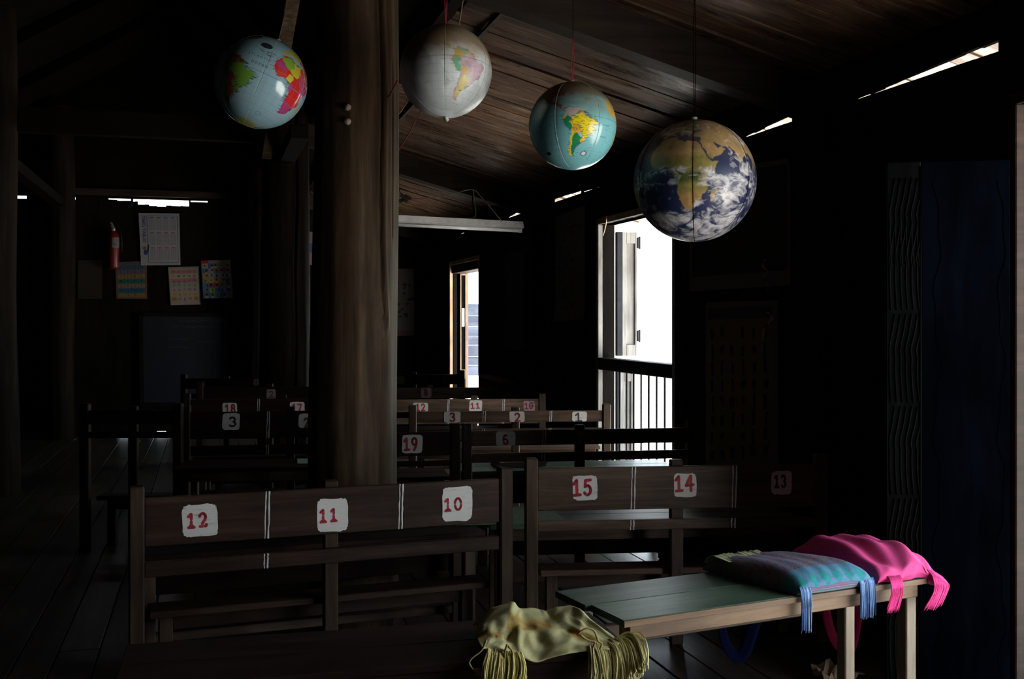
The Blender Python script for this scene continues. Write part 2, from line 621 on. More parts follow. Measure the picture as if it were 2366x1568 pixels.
def plate(y0, y1, xo0, xo1):
    V = [(3.0, y0, 2.44), (3.0, y1, 2.44), (3.0, y1, TOPZ), (3.0, y0, TOPZ), (xo0, y0, 2.44), (xo1, y1, 2.44), (xo1, y1, TOPZ), (xo0, y0, TOPZ)]
    tp.add(V, [(0, 1, 2, 3), (4, 7, 6, 5), (0, 4, 5, 1), (3, 2, 6, 7), (0, 3, 7, 4), (1, 5, 6, 2)])


def plug(y0, y1, zb0=TOPZ - .02, zb1=TOPZ - .02):   # boarding that closes the gap
    V = [(x_, y_, z_) for x_ in (3.005, 3.03) for (y_, zb) in ((y0, zb0), (y1, zb1)) for z_ in (zb, 2.79)]
    tp.add(V, [(0, 1, 3, 2), (4, 6, 7, 5), (0, 4, 5, 1), (2, 3, 7, 6), (0, 2, 6, 4), (1, 5, 7, 3)])


GAPS = [(3.57, 4.67, .050, .005), (5.13, 5.75, .046, .009), (7.84, 8.5, .006, .014), (8.5, 9.28, .03, .036), (10.26, 10.95, .05, .008), (12.75, 13.0, .02, .012)]
yy = YN
for (a, b, c, d) in GAPS:
    plate(yy, a, 3.2, 3.2)
    plug(yy, a)
    plate(a, b, 3.22, 3.22)
    yk = a
    while yk < b - .01:
        y2 = min(b, yk + .11)
        f0, f1 = (yk - a) / (b - a), (y2 - a) / (b - a)
        j = RND.uniform(-.004, .003)
        plug(yk, y2, TOPZ + max(.003, c + (d - c) * f0 + j), TOPZ + max(.003, c + (d - c) * f1 + j))
        yk = y2
    yy = b
plate(yy, YB + .12, 3.2, 3.2)
plug(yy, YB + .12)
tag(tp.build('trim_1', M['wall']), kind='structure')

# wall posts
for k, (y0, y1, xw) in enumerate([(4.74, 4.98, 2.93), (9.62, 9.90, 2.93), (14.6, 14.85, 2.9)]):
    MB().bev(xw, 3.0, y0, y1, 0, TOPZ, .006).build('post', M['wall'], wall_right)
# long ledge rail on the wall beside the far doorway
MB().bev(2.93, 3.0, 10.45, 11.7, .86, .905, .006).build('ledge', M['frame'], wall_right)

# near doorway: frame, and a carved black leaf swung into the room
d1 = MB()
d1.bev(2.985, 3.15, DY1, DY1 + .045, 0, DZ, .004)
d1.bev(2.985, 3.15, DY0 - .045, DY0, 0, DZ, .004)
d1.bev(2.985, 3.15, DY0 - .045, DY1 + .045, DZ, DZ + .045, .004)
door1 = d1.build('door_1', M['benchmid'])
tag(door1, kind='structure')
hx, hy = 2.975, 3.475
ex, ey = 2.57, 3.68
LFL = math.hypot(ex - hx, ey - hy)
la = math.atan2(ey - hy, ex - hx)
LM = Matrix.Translation((hx, hy, 0)) @ Matrix.Rotation(la, 4, 'Z')    # local x along the leaf, +y faces the viewer side


def leafpart(m, name, mat, smooth=False):
    m.v = [tuple(LM @ Vector(p)) for p in m.v]
    return m.build(name, mat, leaf if name != 'door_leaf' else door1, smooth)


leaf = None
m = MB().bev(.0, LFL - .13, -.018, .012, .06, 2.12, .004)
leaf = leafpart(m, 'door_leaf', M['leafpanel'])
leafpart(MB().bev(LFL - .128, LFL, -.022, .022, .06, 2.12, .005), 'carved_stile', M['carved'])
cw = MB()
for z0 in [.1 + .36 * i - .02 * (i > 4) for i in range(5)] + [1.88 - .17]:
    for k in range(6):
        xs = LFL - .122 + .021 * k
        pts = []
        for i in range(13):
            t = i / 12
            bend = .016 * math.sin(math.pi * min(1, t * 1.3)) * (1 if t > .55 else .5) * (1.2 - k * .1)
            x_ = xs + bend - .014 * max(0, t - .72) / .28
            pts.append((max(LFL - .124, min(LFL - .004, x_)), .023, z0 + .345 * t))
        cw.tube(pts, .0035, 5)
for xs in (LFL - .126, LFL - .002):
    cw.tube([(xs, .023, .08), (xs, .023, 2.10)], .004, 5)
o = leafpart(cw, 'carving', M['carved'], True)
o['kind'] = 'stuff'
cv = MB()
for xs in (.03, LFL - .19):
    cv.tube([(xs + .012 * math.sin(z * 13.0) + .006 * math.sin(z * 31 + 1), .013, z) for z in [.15 + .03 * i for i in range(64)]], .0012, 5)
o = leafpart(cv, 'wavy_moulding', M['leafpanel'], True)
o['kind'] = 'stuff'

# window: frame, middle rail, balusters, folded shutters
w1 = MB()
w1.bev(2.992, 3.135, WY1, WY1 + .05, 0, WZ, .004)
w1.bev(2.992, 3.135, WY0 - .05, WY0, 0, WZ, .004)
w1.bev(2.992, 3.135, WY0 - .05, WY1 + .05, WZ, WZ + .05, .004)
win = w1.build('window_1', M['frame'])
tag(win, kind='structure')
MB().bev(2.985, 3.10, WY0, WY1, 1.110, 1.205, .006).build('rail', M['framedark'], win)
MB().bev(2.99, 3.14, WY0, WY1, 0, .05, .006).build('sill', M['frame'], win)
bmesh0 = None
for k in range(8):
    y_ = 6.86 + .1435 * k
    if bmesh0 is None:
        o = MB().tube([(3.10, 0, .05), (3.10, 0, 1.112)], .0085, 8).build('baluster', M['iron'], win, True, loc=(0, y_, 0))
        bmesh0 = o.data
    else:
        share(bmesh0, 'baluster', win, (0, y_, 0))
# bottom rail that carries the balusters
MB().bev(3.08, 3.12, WY0, WY1, .045, .075, .004).build('baluster_rail', M['framedark'], win)


def shutter(x0, x1, y, z0, z1, edge=.05):
    s = MB()
    s.bev(x0, x0 + edge, y - .045, y, z0, z1, .004)
    o = s.build('shutter_stile', M['framedark'], win)
    f = MB()
    xa = x0 + edge + .002
    f.bev(xa, x1, y - .01, y + .015, z0, z1, .002)
    f.bev(xa, xa + .035, y - .03, y - .01, z0, z1, .003)
    f.bev(x1 - .018, x1, y - .03, y - .01, z0, z1, .003)
    f.bev(xa + .035, x1 - .018, y - .03, y - .01, z0, z0 + .09, .003)
    f.bev(xa + .035, x1 - .018, y - .03, y - .01, z1 - .09, z1, .003)
    f.build('shutter', M['frame'], win)


shutter(3.155, 3.335, WY1 + .05, 1.215, WZ - .05)
shutter(3.155, 3.30, WY1 + .05, .06, 1.10, .03)
hm = MB()
for z in (1.33, 2.08):
    hm.bev(3.337, 3.352, WY1 + .015, WY1 + .045, z, z + .09, .003)
    hm.tube([(3.356, WY1 + .02, z - .005), (3.356, WY1 + .02, z + .095)], .008, 8)
hm.build('hinge', M['iron'], win)
# straw hanging from the head of the window
sp = MB()
sp.tube([(2.975, 7.83, 2.31), (2.97, 7.82, 2.26), (2.972, 7.86, 2.20), (2.968, 7.885, 2.16)], .006, 6, True, .003)
o = sp.build('bamboo_splint', M['framewarm'], None, True)
tag(o, 'pale curled bamboo splint hanging at the top corner of the bright window', 'splint')

# far doorway: jambs, opened leaf with a lock plate
d2 = MB()
d2.bev(2.992, 3.045, EY1 - .0, EY1 + .05, 0, EZ, .004)
d2.bev(2.992, 3.135, EY0 - .05, EY0, 0, EZ, .004)
d2.bev(2.992, 3.20, EY0 - .05, EY1 + .05, EZ, EZ + .05, .004)
door2 = d2.build('door_2', M['framewarm'])
tag(door2, kind='structure')
lf = MB()
lf.bev(3.085, 3.145, EY1 + .0, EY1 + .04, .05, EZ - .02, .003)
lf.bev(3.195, 3.235, EY1 + .0, EY1 + .04, .05, EZ - .02, .003)
lf.bev(3.145, 3.195, EY1 + .0, EY1 + .04, EZ - .12, EZ - .02, .003)
lf.bev(3.145, 3.195, EY1 + .0, EY1 + .04, .05, .15, .003)
lf.bev(3.145, 3.195, EY1 + .0, EY1 + .04, .75, .87, .003)
lf.build('door_leaf', M['framewarm'], door2)
MB().bev(3.14, 3.20, EY1 + .02, EY1 + .035, .1, EZ - .05, .002).build('door_panel', M['wall'], door2)
MB().bev(3.145, 3.185, EY1 - .006, EY1 + .02, 1.42, 1.66, .004).build('lock_plate', M['steel'], door2)
MB().bev(3.02, 3.22, EY0, EY1, EZ - .10, EZ - .0, .004).build('lintel', M['beam'], door2)

# back wall: boards of uneven height leave daylight slits at top and floor
wb = empty('wall_back', (0, YB, 0))
tag(wb, kind='structure')


def xb(px):
    return onY(px, HOR, YB).x


BZ = 3.10


def back_piece(x0, x1, z0, z1):
    MB().bev(x0, x1, 0, .05 + RND.uniform(0, .006), z0, z1, .002).build('plank', M['wall'], wb)


slits = [(37, 62, .026), (142, 175, .028), (250, 276, .016), (278, 303, .024), (307, 318, .030), (320, 344, .068), (346, 362, .074), (364, 384, .084), (386, 404, .070), (406, 438, .074), (440, 480, .014)]
edges = sorted(set([xb(a) for a, b, c in slits] + [xb(b) for a, b, c in slits] + [XL - .05, XR + .1] + [XL + .28 * i for i in range(26)]))
fgap = [(163, 176), (270, 312), (345, 395), (418, 422)]
edges = sorted(set(edges + [xb(a) for a, b in fgap] + [xb(b) for a, b in fgap]))
e2 = [edges[0]]
for e in edges[1:]:
    if e - e2[-1] > .012:
        e2.append(e)
for a, b in zip(e2[:-1], e2[1:]):
    c = (a + b) / 2
    top, bot = BZ, -.1
    for (p, q, g) in slits:
        if xb(p) < c < xb(q):
            top = BZ - g - RND.uniform(0, .012)
    for (p, q) in fgap:
        if xb(p) < c < xb(q):
            bot = RND.uniform(.01, .035)
    back_piece(a - .003, b + .003, bot, top)
# gable boarding above, and a lit ledge under it
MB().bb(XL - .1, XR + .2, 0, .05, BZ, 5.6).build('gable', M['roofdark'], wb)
MB().bev(XL - .1, XR, -.06, 0, 3.13, 3.22, .006).build('ledge', M['beam'], wb)

# other walls, out of sight
tag(MB().bb(XL - .12, XL, YN - .1, YB + .12, -.12, 3.0).build('wall_left', M['wall']), kind='structure')
tag(MB().bb(XL - .12, XR + .15, YN - .12, YN, -.12, 5.6).build('wall_front', M['wall']), kind='structure')

# ceiling over the right aisle: planks run down the slope to the eave
XC = 1.335
cl = MB()


def slope_box(m, x0, x1, y0, y1, dz0, dz1):
    V = []
    for x in (x0, x1):
        for y in (y0, y1):
            for dz in (dz0, dz1):
                V.append((x, y, zpl(x) + dz))
    m.add(V, [(0, 1, 3, 2), (4, 6, 7, 5), (0, 4, 5, 1), (2, 3, 7, 6), (0, 2, 6, 4), (1, 5, 7, 3)])


slope_box(cl, XC - .4, 4.15, YN - .2, YB + .3, .034, .07)
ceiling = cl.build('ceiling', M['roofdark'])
tag(ceiling, kind='structure')
y = 2.4
while y < YB:
    w = RND.choice([.10, .13, .16, .2, .15])
    m = MB()
    j = RND.uniform(-.004, .010)
    slope_box(m, XC + RND.uniform(-.012, .012), 4.1, y, min(y + w - RND.uniform(.004, .010), YB), j, .033)
    m.build('plank', M['ceil'], ceiling)
    y += w
m = MB()
slope_box(m, XC, 4.1, YN, 2.39, 0, .033)
m.build('plank', M['ceil'], ceiling)
# edge board and slat at the upper end of the planks
m = MB()
m.bev(XC - .10, XC - .02, YN, YB, zpl(XC) - .02, zpl(XC) + .5, .004)
m.build('header', M['roofdark'], ceiling)
a, b = W(1123, 13, 5.0), W(1078, 67, 5.4)
MB().bar((1.52, 4.3, zpl(1.52) - .012), (1.52, 14.8, zpl(1.52) - .012), .022, .016).build('slat', M['beam'], ceiling)

# beams under the planks, down the slope
for k, (y0, y1, nm) in enumerate([(4.95, 5.08, 'beam'), (10.14, 10.29, 'beam'), (14.78, 14.92, 'beam')]):
    m = MB()
    slope_box(m, .55, 3.0, y0, y1, -.20, 0.0)
    m.build(nm, M['beam'], ceiling)

# upper roof over the nave and the left aisle
up = MB()


def quadslab(p, q, r, s, th):
    V = [Vector(a) for a in (p, q, r, s)]
    up.add(V + [a + Vector((0, 0, th)) for a in V], [(0, 1, 2, 3), (4, 7, 6, 5), (0, 4, 5, 1), (1, 5, 6, 2), (2, 6, 7, 3), (3, 7, 4, 0)])


quadslab((1.33, YN - .2, 3.55), (1.33, YB + .3, 3.55), (-.55, YB + .3, 5.2), (-.55, YN - .2, 5.2), .08)
quadslab((-.55, YN - .2, 5.2), (-.55, YB + .3, 5.2), (-4.5, YB + .3, 2.75), (-4.5, YN - .2, 2.75), .08)
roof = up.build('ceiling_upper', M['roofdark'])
tag(roof, kind='structure')
for yk in (6.6, 8.4, 10.2, 11.8, 13.4):
    MB().bar((-.55, yk, 5.12), (-4.2, yk, 2.86), .08, .10).build('rafter', M['roofdark'], roof)
    MB().bar((-.55, yk, 5.12), (1.3, yk, 3.50), .08, .10).build('rafter', M['roofdark'], roof)
# tie beams and rails on the pillars
for yk in (5.0, 10.2):
    MB().bev(-2.0, .75, yk - .05, yk + .08, 3.14, 3.36, .006).build('tie_beam', M['roofdark'], roof)
for xk in (.70, -1.8):
    MB().bev(xk - .07, xk + .07, 8.6, YB, 2.93, 3.04, .006).build('rail_beam', M['roofdark'], roof)
# slanting strut from the back pillar up towards the roof
MB().bar(W(616, 360, 9.75), W(700, -150, 6.0), .085, .06).build('strut', M['pillar'], roof)

# ------------------------------------------------------------------ pillars


def pillar(xc, yc, r, h, seed, label, crack=None, lean=0.0, mat='pillarshade'):
    """hewn tree trunk: slightly wandering, fluted, with a knot and a drying crack"""
    rr = random.Random(seed)
    root = empty('pillar', (xc, yc, 0))
    tag(root, label, 'pillar')
    n, nz_ = (200, 110) if crack else (72, 60)
    ph = [rr.uniform(0, 6.28) for _ in range(8)]
    V, Fc = [], []
    for i in range(nz_ + 1):
        z = h * i / nz_
        rad = r * (1.06 - .11 * i / nz_)
        cx = lean * z + .010 * math.sin(z * 1.7 + ph[0])
        cy = .010 * math.sin(z * 1.3 + ph[1])
        for k in range(n):
            a = 2 * math.pi * k / n
            q = rad * (1 + .016 * math.sin(3 * a + ph[2] + z * .3) + .010 * math.sin(7 * a + ph[3] - z * .5) + .006 * math.sin(13 * a + ph[4] + .8 * z))
            q += .006 * math.sin(z * 2.2 + ph[5]) * math.cos(a + ph[6])
            if crack:
                ca = crack[0] + .035 * math.sin(z * 2.3) + .03 * math.sin(z * 5.1 + 1) + crack[1] * (z - 1.6)
                dd = abs((a - ca + math.pi) % (2 * math.pi) - math.pi)
                if z > crack[2]:
                    q -= .050 * max(0, 1 - dd / (.048 + .02 * math.sin(z * 3.1))) ** .7
                    q += .006 * math.exp(-((dd - .10) / .05) ** 2)
                dd2 = abs((a - crack[0] - .32 - .05 * math.sin(z * 1.9) + math.pi) % (2 * math.pi) - math.pi)
                if 1.9 < z < 2.75:
                    q -= .018 * max(0, 1 - dd2 / .034)
                kd = math.hypot((a - crack[3] + math.pi) % (2 * math.pi) - math.pi, (z - crack[4]) / r)
                q += .014 * math.exp(-(kd / .26) ** 2) - .022 * math.exp(-(kd / .09) ** 2)
            V.append((cx + q * math.cos(a), cy + q * math.sin(a), z))
    for i in range(nz_):
        for k in range(n):
            k2 = (k + 1) % n
            Fc.append((i * n + k, i * n + k2, (i + 1) * n + k2, (i + 1) * n + k))
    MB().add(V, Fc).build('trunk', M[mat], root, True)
    return root


PX, PY, PR = .705, 5.40, .212
pil = pillar(PX, PY, PR, 3.6, 11, 'great dark teak pillar rising between the benches, with a long drying crack', (math.radians(-56), -.10, 1.45, math.radians(-62), 1.505), .004, 'pillar')
for (px, py) in ((803, 247), (803, 280)):
    q = onY(px, py, PY - PR * .99)
    m = MB()
    d = Vector((q.x - PX, q.y - PY, 0)).normalized()
    b_ = Vector((PX, PY, q.z)) + d * (PR * .985)
    for k in range(2):
        m.tube([b_ - d * .01, b_ + d * (.008 + .008 * k)], .016 - .006 * k, 10)
    m.build('bolt', M['bolt'], pil, True, off=(PX, PY, 0))
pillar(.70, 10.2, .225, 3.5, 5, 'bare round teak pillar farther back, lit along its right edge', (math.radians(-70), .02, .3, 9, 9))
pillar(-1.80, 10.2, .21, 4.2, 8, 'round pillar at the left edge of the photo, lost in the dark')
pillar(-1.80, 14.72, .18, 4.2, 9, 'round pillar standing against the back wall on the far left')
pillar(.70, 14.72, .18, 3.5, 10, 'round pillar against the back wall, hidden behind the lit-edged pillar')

# ------------------------------------------------------------------ outside
tag(MB().bb(-40, 60, -40, 60, -1.5, -1.35).build('ground', M['earth']), kind='structure')
dk_ = MB().bb(3.14, 5.6, -1.5, 16.0, -.30, -.10)  # pale boards added outside to bounce sunlight up to the ceiling
bounce_deck = tag(dk_.build('bounce_deck', M['bounce_deck']), kind='structure')
x_ = 3.145
while x_ < 5.55:
    MB().bev(x_, x_ + .192, -1.5, 16.0, -.10, -.055 - RND.uniform(0, .005), .004).build('plank', M['bounce_deck'], bounce_deck)
    x_ += .2
# weathered board fence of the next building, seen through the far doorway
fe = empty('board_fence', (4.75, 17.5, -1.35))
tag(fe, 'weathered grey fence of wide horizontal boards outside the far doorway', 'fence')
zz = .58
k = 0
while zz < 1.68:
    h = [.17, .15, .19, .14, .17, .18, .20][k % 7]
    MB().bev(-1.3, 1.05, -.02 - .012 * (k % 2), .02, zz + 1.35, zz + 1.35 + h - .004, .004).build('board', M['outwood'], fe)
    zz += h
    k += 1
for xk in (-1.2, .95):
    MB().bev(xk - .06, xk + .06, .02, .12, 0, 3.05, .006).build('post', M['outwood'], fe)
tag(MB().bb(3.3, 5.9, 16.2, 20.0, 2.75, 2.83).build('fence_shade_roof', M['outwood']), kind='structure')  # unseen roof slab, added to keep the sun off the fence
# trees
for (tx, ty, th, sd, lab) in [(8.2, 12.6, 4.6, 3, 'sunlit leafy tree beyond the barred window, nearest the house'),
                              (10.8, 17.5, 6.0, 4, 'taller sunlit tree far beyond the barred window')]:
    rr = random.Random(sd)
    root = empty('tree', (tx, ty, -1.35))
    tag(root, lab, 'tree')
    m = MB()
    m.tube([(0, 0, 0), (.05, .1, th * .35), (0, .0, th * .7)], .12, 8, True, .05)
    for k in range(7):
        a = rr.uniform(0, 6.28)
        z0 = th * rr.uniform(.35, .65)
        m.tube([(0, 0, z0), (.6 * math.cos(a), .6 * math.sin(a), z0 + .5), (1.1 * math.cos(a), 1.1 * math.sin(a), z0 + .8)], .045, 6, True, .015)
    m.build('trunk', M['bark'], root, True)
    lv = MB()
    for k in range(2600):
        a, b_, rad = rr.uniform(0, 6.28), rr.uniform(-1, 1), rr.random() ** .4
        s = math.sqrt(1 - b_ * b_)
        c = Vector((1.5 * rad * s * math.cos(a), 1.5 * rad * s * math.sin(a), th * .72 + th * .30 * rad * b_))
        u = Vector((rr.uniform(-1, 1), rr.uniform(-1, 1), rr.uniform(-.6, .6))).normalized() * .085
        v = u.cross(Vector((rr.uniform(-1, 1), rr.uniform(-1, 1), rr.uniform(-1, 1)))).normalized() * .035
        lv.add([c - u, c + v, c + u, c - v], [(0, 1, 2, 3)])
    o = lv.build('foliage', M['leaf'], root)
    o['kind'] = 'stuff'

# ------------------------------------------------------------------ benches with numbered backs


def bench(label, pl, dl, pr, dr, zt, bh, gap, rh, cards=(), divs=(), seed=1, mids=(.5,), seat_z=.345, over=.045, group=None, mat='bench'):
    matv = mat + 'v'
    a, b = W(pl, HOR, dl), W(pr, HOR, dr)
    a.z = b.z = 0
    v = b - a
    L = v.length
    rz = math.atan2(v.y, v.x)
    root = empty('bench', (a.x, a.y, 0), rz)
    tag(root, label, 'bench', group)
    t = v.normalized()
    nrm = Vector((-t.y, t.x, 0))

    def loc(px, py):
        rx, ry = ray(px)
        # (rx*d-ax, ry*d-ay).nrm = 0
        d = (a.x * nrm.x + a.y * nrm.y) / (rx * nrm.x + ry * nrm.y)
        p = W(px, py, d)
        return ((p.x - a.x) * t.x + (p.y - a.y) * t.y, p.z)

    board = MB().bev(0, L, 0, .024, zt - bh, zt, .003).build('back_board', M[mat], root)
    r1 = zt - bh - gap
    rail = MB().bev(0, L, 0, .024, r1 - rh, r1, .003).build('back_rail', M[mat], root)
    pw = .058
    for (x0, x1, y0, y1) in [(-pw, 0, -.012, .05), (L, L + pw, -.012, .05)]:
        MB().bev(x0, x1, y0, y1, 0, zt + over, .006).build('back_post', M[matv], root)
    for f in mids:
        MB().bev(L * f - pw / 2, L * f + pw / 2, .026, .075, 0, zt + over * .55, .005).build('back_post', M[matv], root)
    MB().bev(.02, L - .02, .078, .235, seat_z - .028, seat_z, .004).build('seat', M[mat], root)
    for x in (.06, L - .12):
        MB().bev(x, x + .055, .17, .225, 0, seat_z - .028, .004).build('leg', M[matv], root)
    MB().bev(.115, L - .12, .185, .21, seat_z - .105, seat_z - .03, .003).build('seat_apron', M[mat], root)
    for i, c in enumerate(cards):
        (bx, dgt, txt, style, pm, nm) = c
        p0, p1 = loc(bx[0], bx[3]), loc(bx[2], bx[1])
        z1 = min(p1[1], zt - .001)
        z0 = max(p0[1], zt - bh + .001)
        blob_xz(p0[0], p1[0], z0, z1, -.0016, .0005, seed * 31 + i).build('number_patch', M[pm], board)
        if not txt:
            continue
        q0, q1 = loc(dgt[0], dgt[3]), loc(dgt[2], dgt[1])
        h, wtot = q1[1] - q0[1], q1[0] - q0[0]
        n = len(txt)
        wd = wtot / (1.22 * (n - 1) + 1)
        sw = h * (.18 if style == 'brush' else .19)
        if n == 1:
            wd *= .9
        pol = number_polys(txt, (q0[0] + q1[0]) / 2, (q0[1] + q1[1]) / 2, h * .92, wd * .94, min(sw, wd * .38), style, 0.03)
        polys_xz(pol, -.0022).build('painted_number', M[nm], board)
    for k, dv in enumerate(divs):
        px0, px1, py0, py1, onrail = dv
        for j, px in enumerate((px0, px1)):
            x, _ = loc(px, py0)
            wv = .0045 if j == 0 else .006
            r = random.Random(seed * 7 + k * 3 + j)
            for (zb, zc, tgt) in [(zt - bh, zt, board)] + ([(r1 - rh, r1, rail)] if onrail else []):
                nn = 9
                V = []
                for i in range(nn + 1):
                    z = zb + (zc - zb) * i / nn
                    wob = r.uniform(-.0012, .0012) - .008 * (1 - (z - (r1 - rh)) / (zt - r1 + rh))
                    ww = wv * r.uniform(.6, 1.25)
                    V += [(x + wob - ww / 2, -.0014, z), (x + wob + ww / 2, -.0014, z)]
                MB().add(V, [(2 * i, 2 * i + 1, 2 * i + 3, 2 * i + 2) for i in range(nn)]).build('divider_line', M['whitepaint'], tgt)
    return root, a, t, nrm, L, rz


def desk(label, ox, oy, rz, L, Wd, zt, top='desktop', leg='benchv', raw='bench', group=None, foot=(.10, .14), nplank=2, legw=.055, modesty=None):
    root = empty('desk', (ox, oy, 0), rz)
    tag(root, label, 'desk', group)
    for k in range(nplank):
        y0, y1 = Wd * k / nplank, Wd * (k + 1) / nplank
        MB().bev(-.03, L + .03, y0 + .0015, y1 - .0015, zt - .022, zt, .003).build('top_plank', M[top], root)
    MB().bev(0, L, .03, .05, zt - .085, zt - .0225, .003).build('apron', M[raw], root)
    MB().bev(0, L, Wd - .05, Wd - .03, zt - .085, zt - .0225, .003).build('apron', M[raw], root)
    for x in (0, L - legw):
        for y in (.051, Wd - .051 - legw):
            MB().bev(x, x + legw, y, y + legw, 0, zt - .0225, .004).build('leg', M[leg], root)
    if foot:
        MB().bev(legw, L - legw, Wd - .10, Wd - .06, foot[0], foot[1], .004).build('foot_rail', M[raw], root)
    if modesty:
        MB().bev(legw + .001, L - legw - .001, Wd - .075, Wd - .055, modesty[0], modesty[1], .003).build('back_panel', M['benchdark'], root)
    return root


def desk_behind(b, label, off=.26, Wd=.40, zt=.54, x0=0.0, x1=None, **k):
    root, a, t, n, L, rz = b
    x1 = L if x1 is None else x1
    o = a + t * x0 + n * off
    return desk(label, o.x, o.y, rz, x1 - x0, Wd, zt, **k)


WP, RP = 'whitepaint', 'redpaint'
GB = 'long benches with numbered backs'
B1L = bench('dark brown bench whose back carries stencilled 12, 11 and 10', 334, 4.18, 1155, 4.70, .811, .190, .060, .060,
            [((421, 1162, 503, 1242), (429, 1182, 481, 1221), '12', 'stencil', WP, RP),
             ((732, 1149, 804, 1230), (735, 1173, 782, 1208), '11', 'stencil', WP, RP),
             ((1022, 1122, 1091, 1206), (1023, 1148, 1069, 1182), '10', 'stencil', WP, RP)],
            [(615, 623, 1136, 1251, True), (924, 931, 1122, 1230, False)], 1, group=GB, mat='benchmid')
B1 = bench('brown bench whose back carries hand-painted 15, 14 and 13', 1243, 4.89, 1885, 5.02, .830, .195, .047, .047,
           [((1323, 1098, 1380, 1155), (1321, 1106, 1369, 1146), '15', 'brush', WP, RP),
            ((1557, 1093, 1609, 1148), (1557, 1097, 1604, 1136), '14', 'brush', WP, RP),
            ((1782, 1087, 1829, 1142), (1787, 1096, 1817, 1127), '13', 'stencil', WP, 'dimred')],
           [(1461, 1468, 1081, 1178, True), (1694, 1702, 1078, 1169, True)], 2, group=GB)
B2 = bench('dark bench numbered 6 and 5, crossing the foot of the barred window', 1091, 6.40, 1588, 6.60, .843, .090, .045, .052,
           [((1146, 996, 1191, 1030), (1160, 1003, 1176, 1027), '6', 'stencil', WP, RP),
            ((1333, 996, 1368, 1029), (1342, 1002, 1360, 1026), '5', 'brush', 'dimpaint', 'dimred')],
           [(1255, 1261, 997, 1030, True)], 3, group=GB)
B3 = bench('bench numbered 3, 2 and 1 with a brightly lit right end post', 963, 7.65, 1393, 7.75, .853, .079, .046, .034,
           [((1026, 950, 1064, 978), (1037, 953, 1054, 974), '3', 'brush', WP, RP),
            ((1177, 950, 1212, 977), (1187, 953, 1204, 974), '2', 'brush', WP, RP),
            ((1322, 950, 1356, 976), (1326, 953, 1347, 974), '1', 'brush', WP, 'darkpaint')],
           [(1117, 1122, 950, 976, True), (1271, 1275, 950, 976, True)], 4, mids=(.53,), group=GB)
B4 = bench('bench with painted 12, 11 and 10 behind the bench numbered 3, 2 and 1', 905, 8.90, 1245, 9.00, .846, .105, .05, .05,
           [((954, 930, 989, 952), (960, 932, 983, 950), '12', 'brush', WP, RP),
            ((1084, 924, 1114, 951), (1086, 930, 1110, 944), '11', 'brush', WP, RP),
            ((1210, 926, 1236, 950), (1211, 929, 1232, 945), '10', 'brush', 'pinkpaint', 'dimred')],
           [(1035, 1038, 922, 950, True), (1162, 1166, 922, 950, True)], 5, mids=(.56,), group=GB)
B5 = bench('bench with a small pink 8 patch, left of the far doorway foot', 835, 10.40, 1150, 10.55, .846, .105, .05, .05,
           [((973, 893, 997, 919), (979, 898, 989, 914), '8', 'brush', 'pinkpaint', 'dimred')], [], 6, group=GB)
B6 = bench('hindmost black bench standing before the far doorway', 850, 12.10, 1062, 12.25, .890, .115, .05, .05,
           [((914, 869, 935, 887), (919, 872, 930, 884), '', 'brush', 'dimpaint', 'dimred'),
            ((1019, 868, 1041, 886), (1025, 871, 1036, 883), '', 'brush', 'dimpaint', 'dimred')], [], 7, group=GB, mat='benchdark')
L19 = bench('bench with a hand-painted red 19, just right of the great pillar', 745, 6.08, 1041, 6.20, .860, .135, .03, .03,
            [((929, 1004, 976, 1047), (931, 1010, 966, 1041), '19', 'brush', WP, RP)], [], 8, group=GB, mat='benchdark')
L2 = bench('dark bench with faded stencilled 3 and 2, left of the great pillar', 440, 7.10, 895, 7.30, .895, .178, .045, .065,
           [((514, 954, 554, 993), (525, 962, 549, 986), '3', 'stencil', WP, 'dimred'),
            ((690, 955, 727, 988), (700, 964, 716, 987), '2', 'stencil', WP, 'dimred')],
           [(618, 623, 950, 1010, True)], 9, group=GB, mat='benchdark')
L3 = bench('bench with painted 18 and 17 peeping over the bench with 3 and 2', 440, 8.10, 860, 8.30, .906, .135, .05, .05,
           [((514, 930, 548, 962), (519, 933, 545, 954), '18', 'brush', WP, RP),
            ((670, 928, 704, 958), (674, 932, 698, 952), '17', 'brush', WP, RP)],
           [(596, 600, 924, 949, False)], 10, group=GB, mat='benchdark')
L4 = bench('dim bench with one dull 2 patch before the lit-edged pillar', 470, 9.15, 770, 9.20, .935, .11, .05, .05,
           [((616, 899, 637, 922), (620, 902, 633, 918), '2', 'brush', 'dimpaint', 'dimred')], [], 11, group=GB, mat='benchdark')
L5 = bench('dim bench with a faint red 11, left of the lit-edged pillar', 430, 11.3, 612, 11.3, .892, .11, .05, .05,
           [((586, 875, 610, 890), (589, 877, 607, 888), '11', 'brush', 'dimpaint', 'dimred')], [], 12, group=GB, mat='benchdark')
L0 = bench('plain bench without numbers in the dark at far left', 205, 7.00, 400, 7.02, .915, .09, .05, .04, [], [], 13, mat='benchdark')

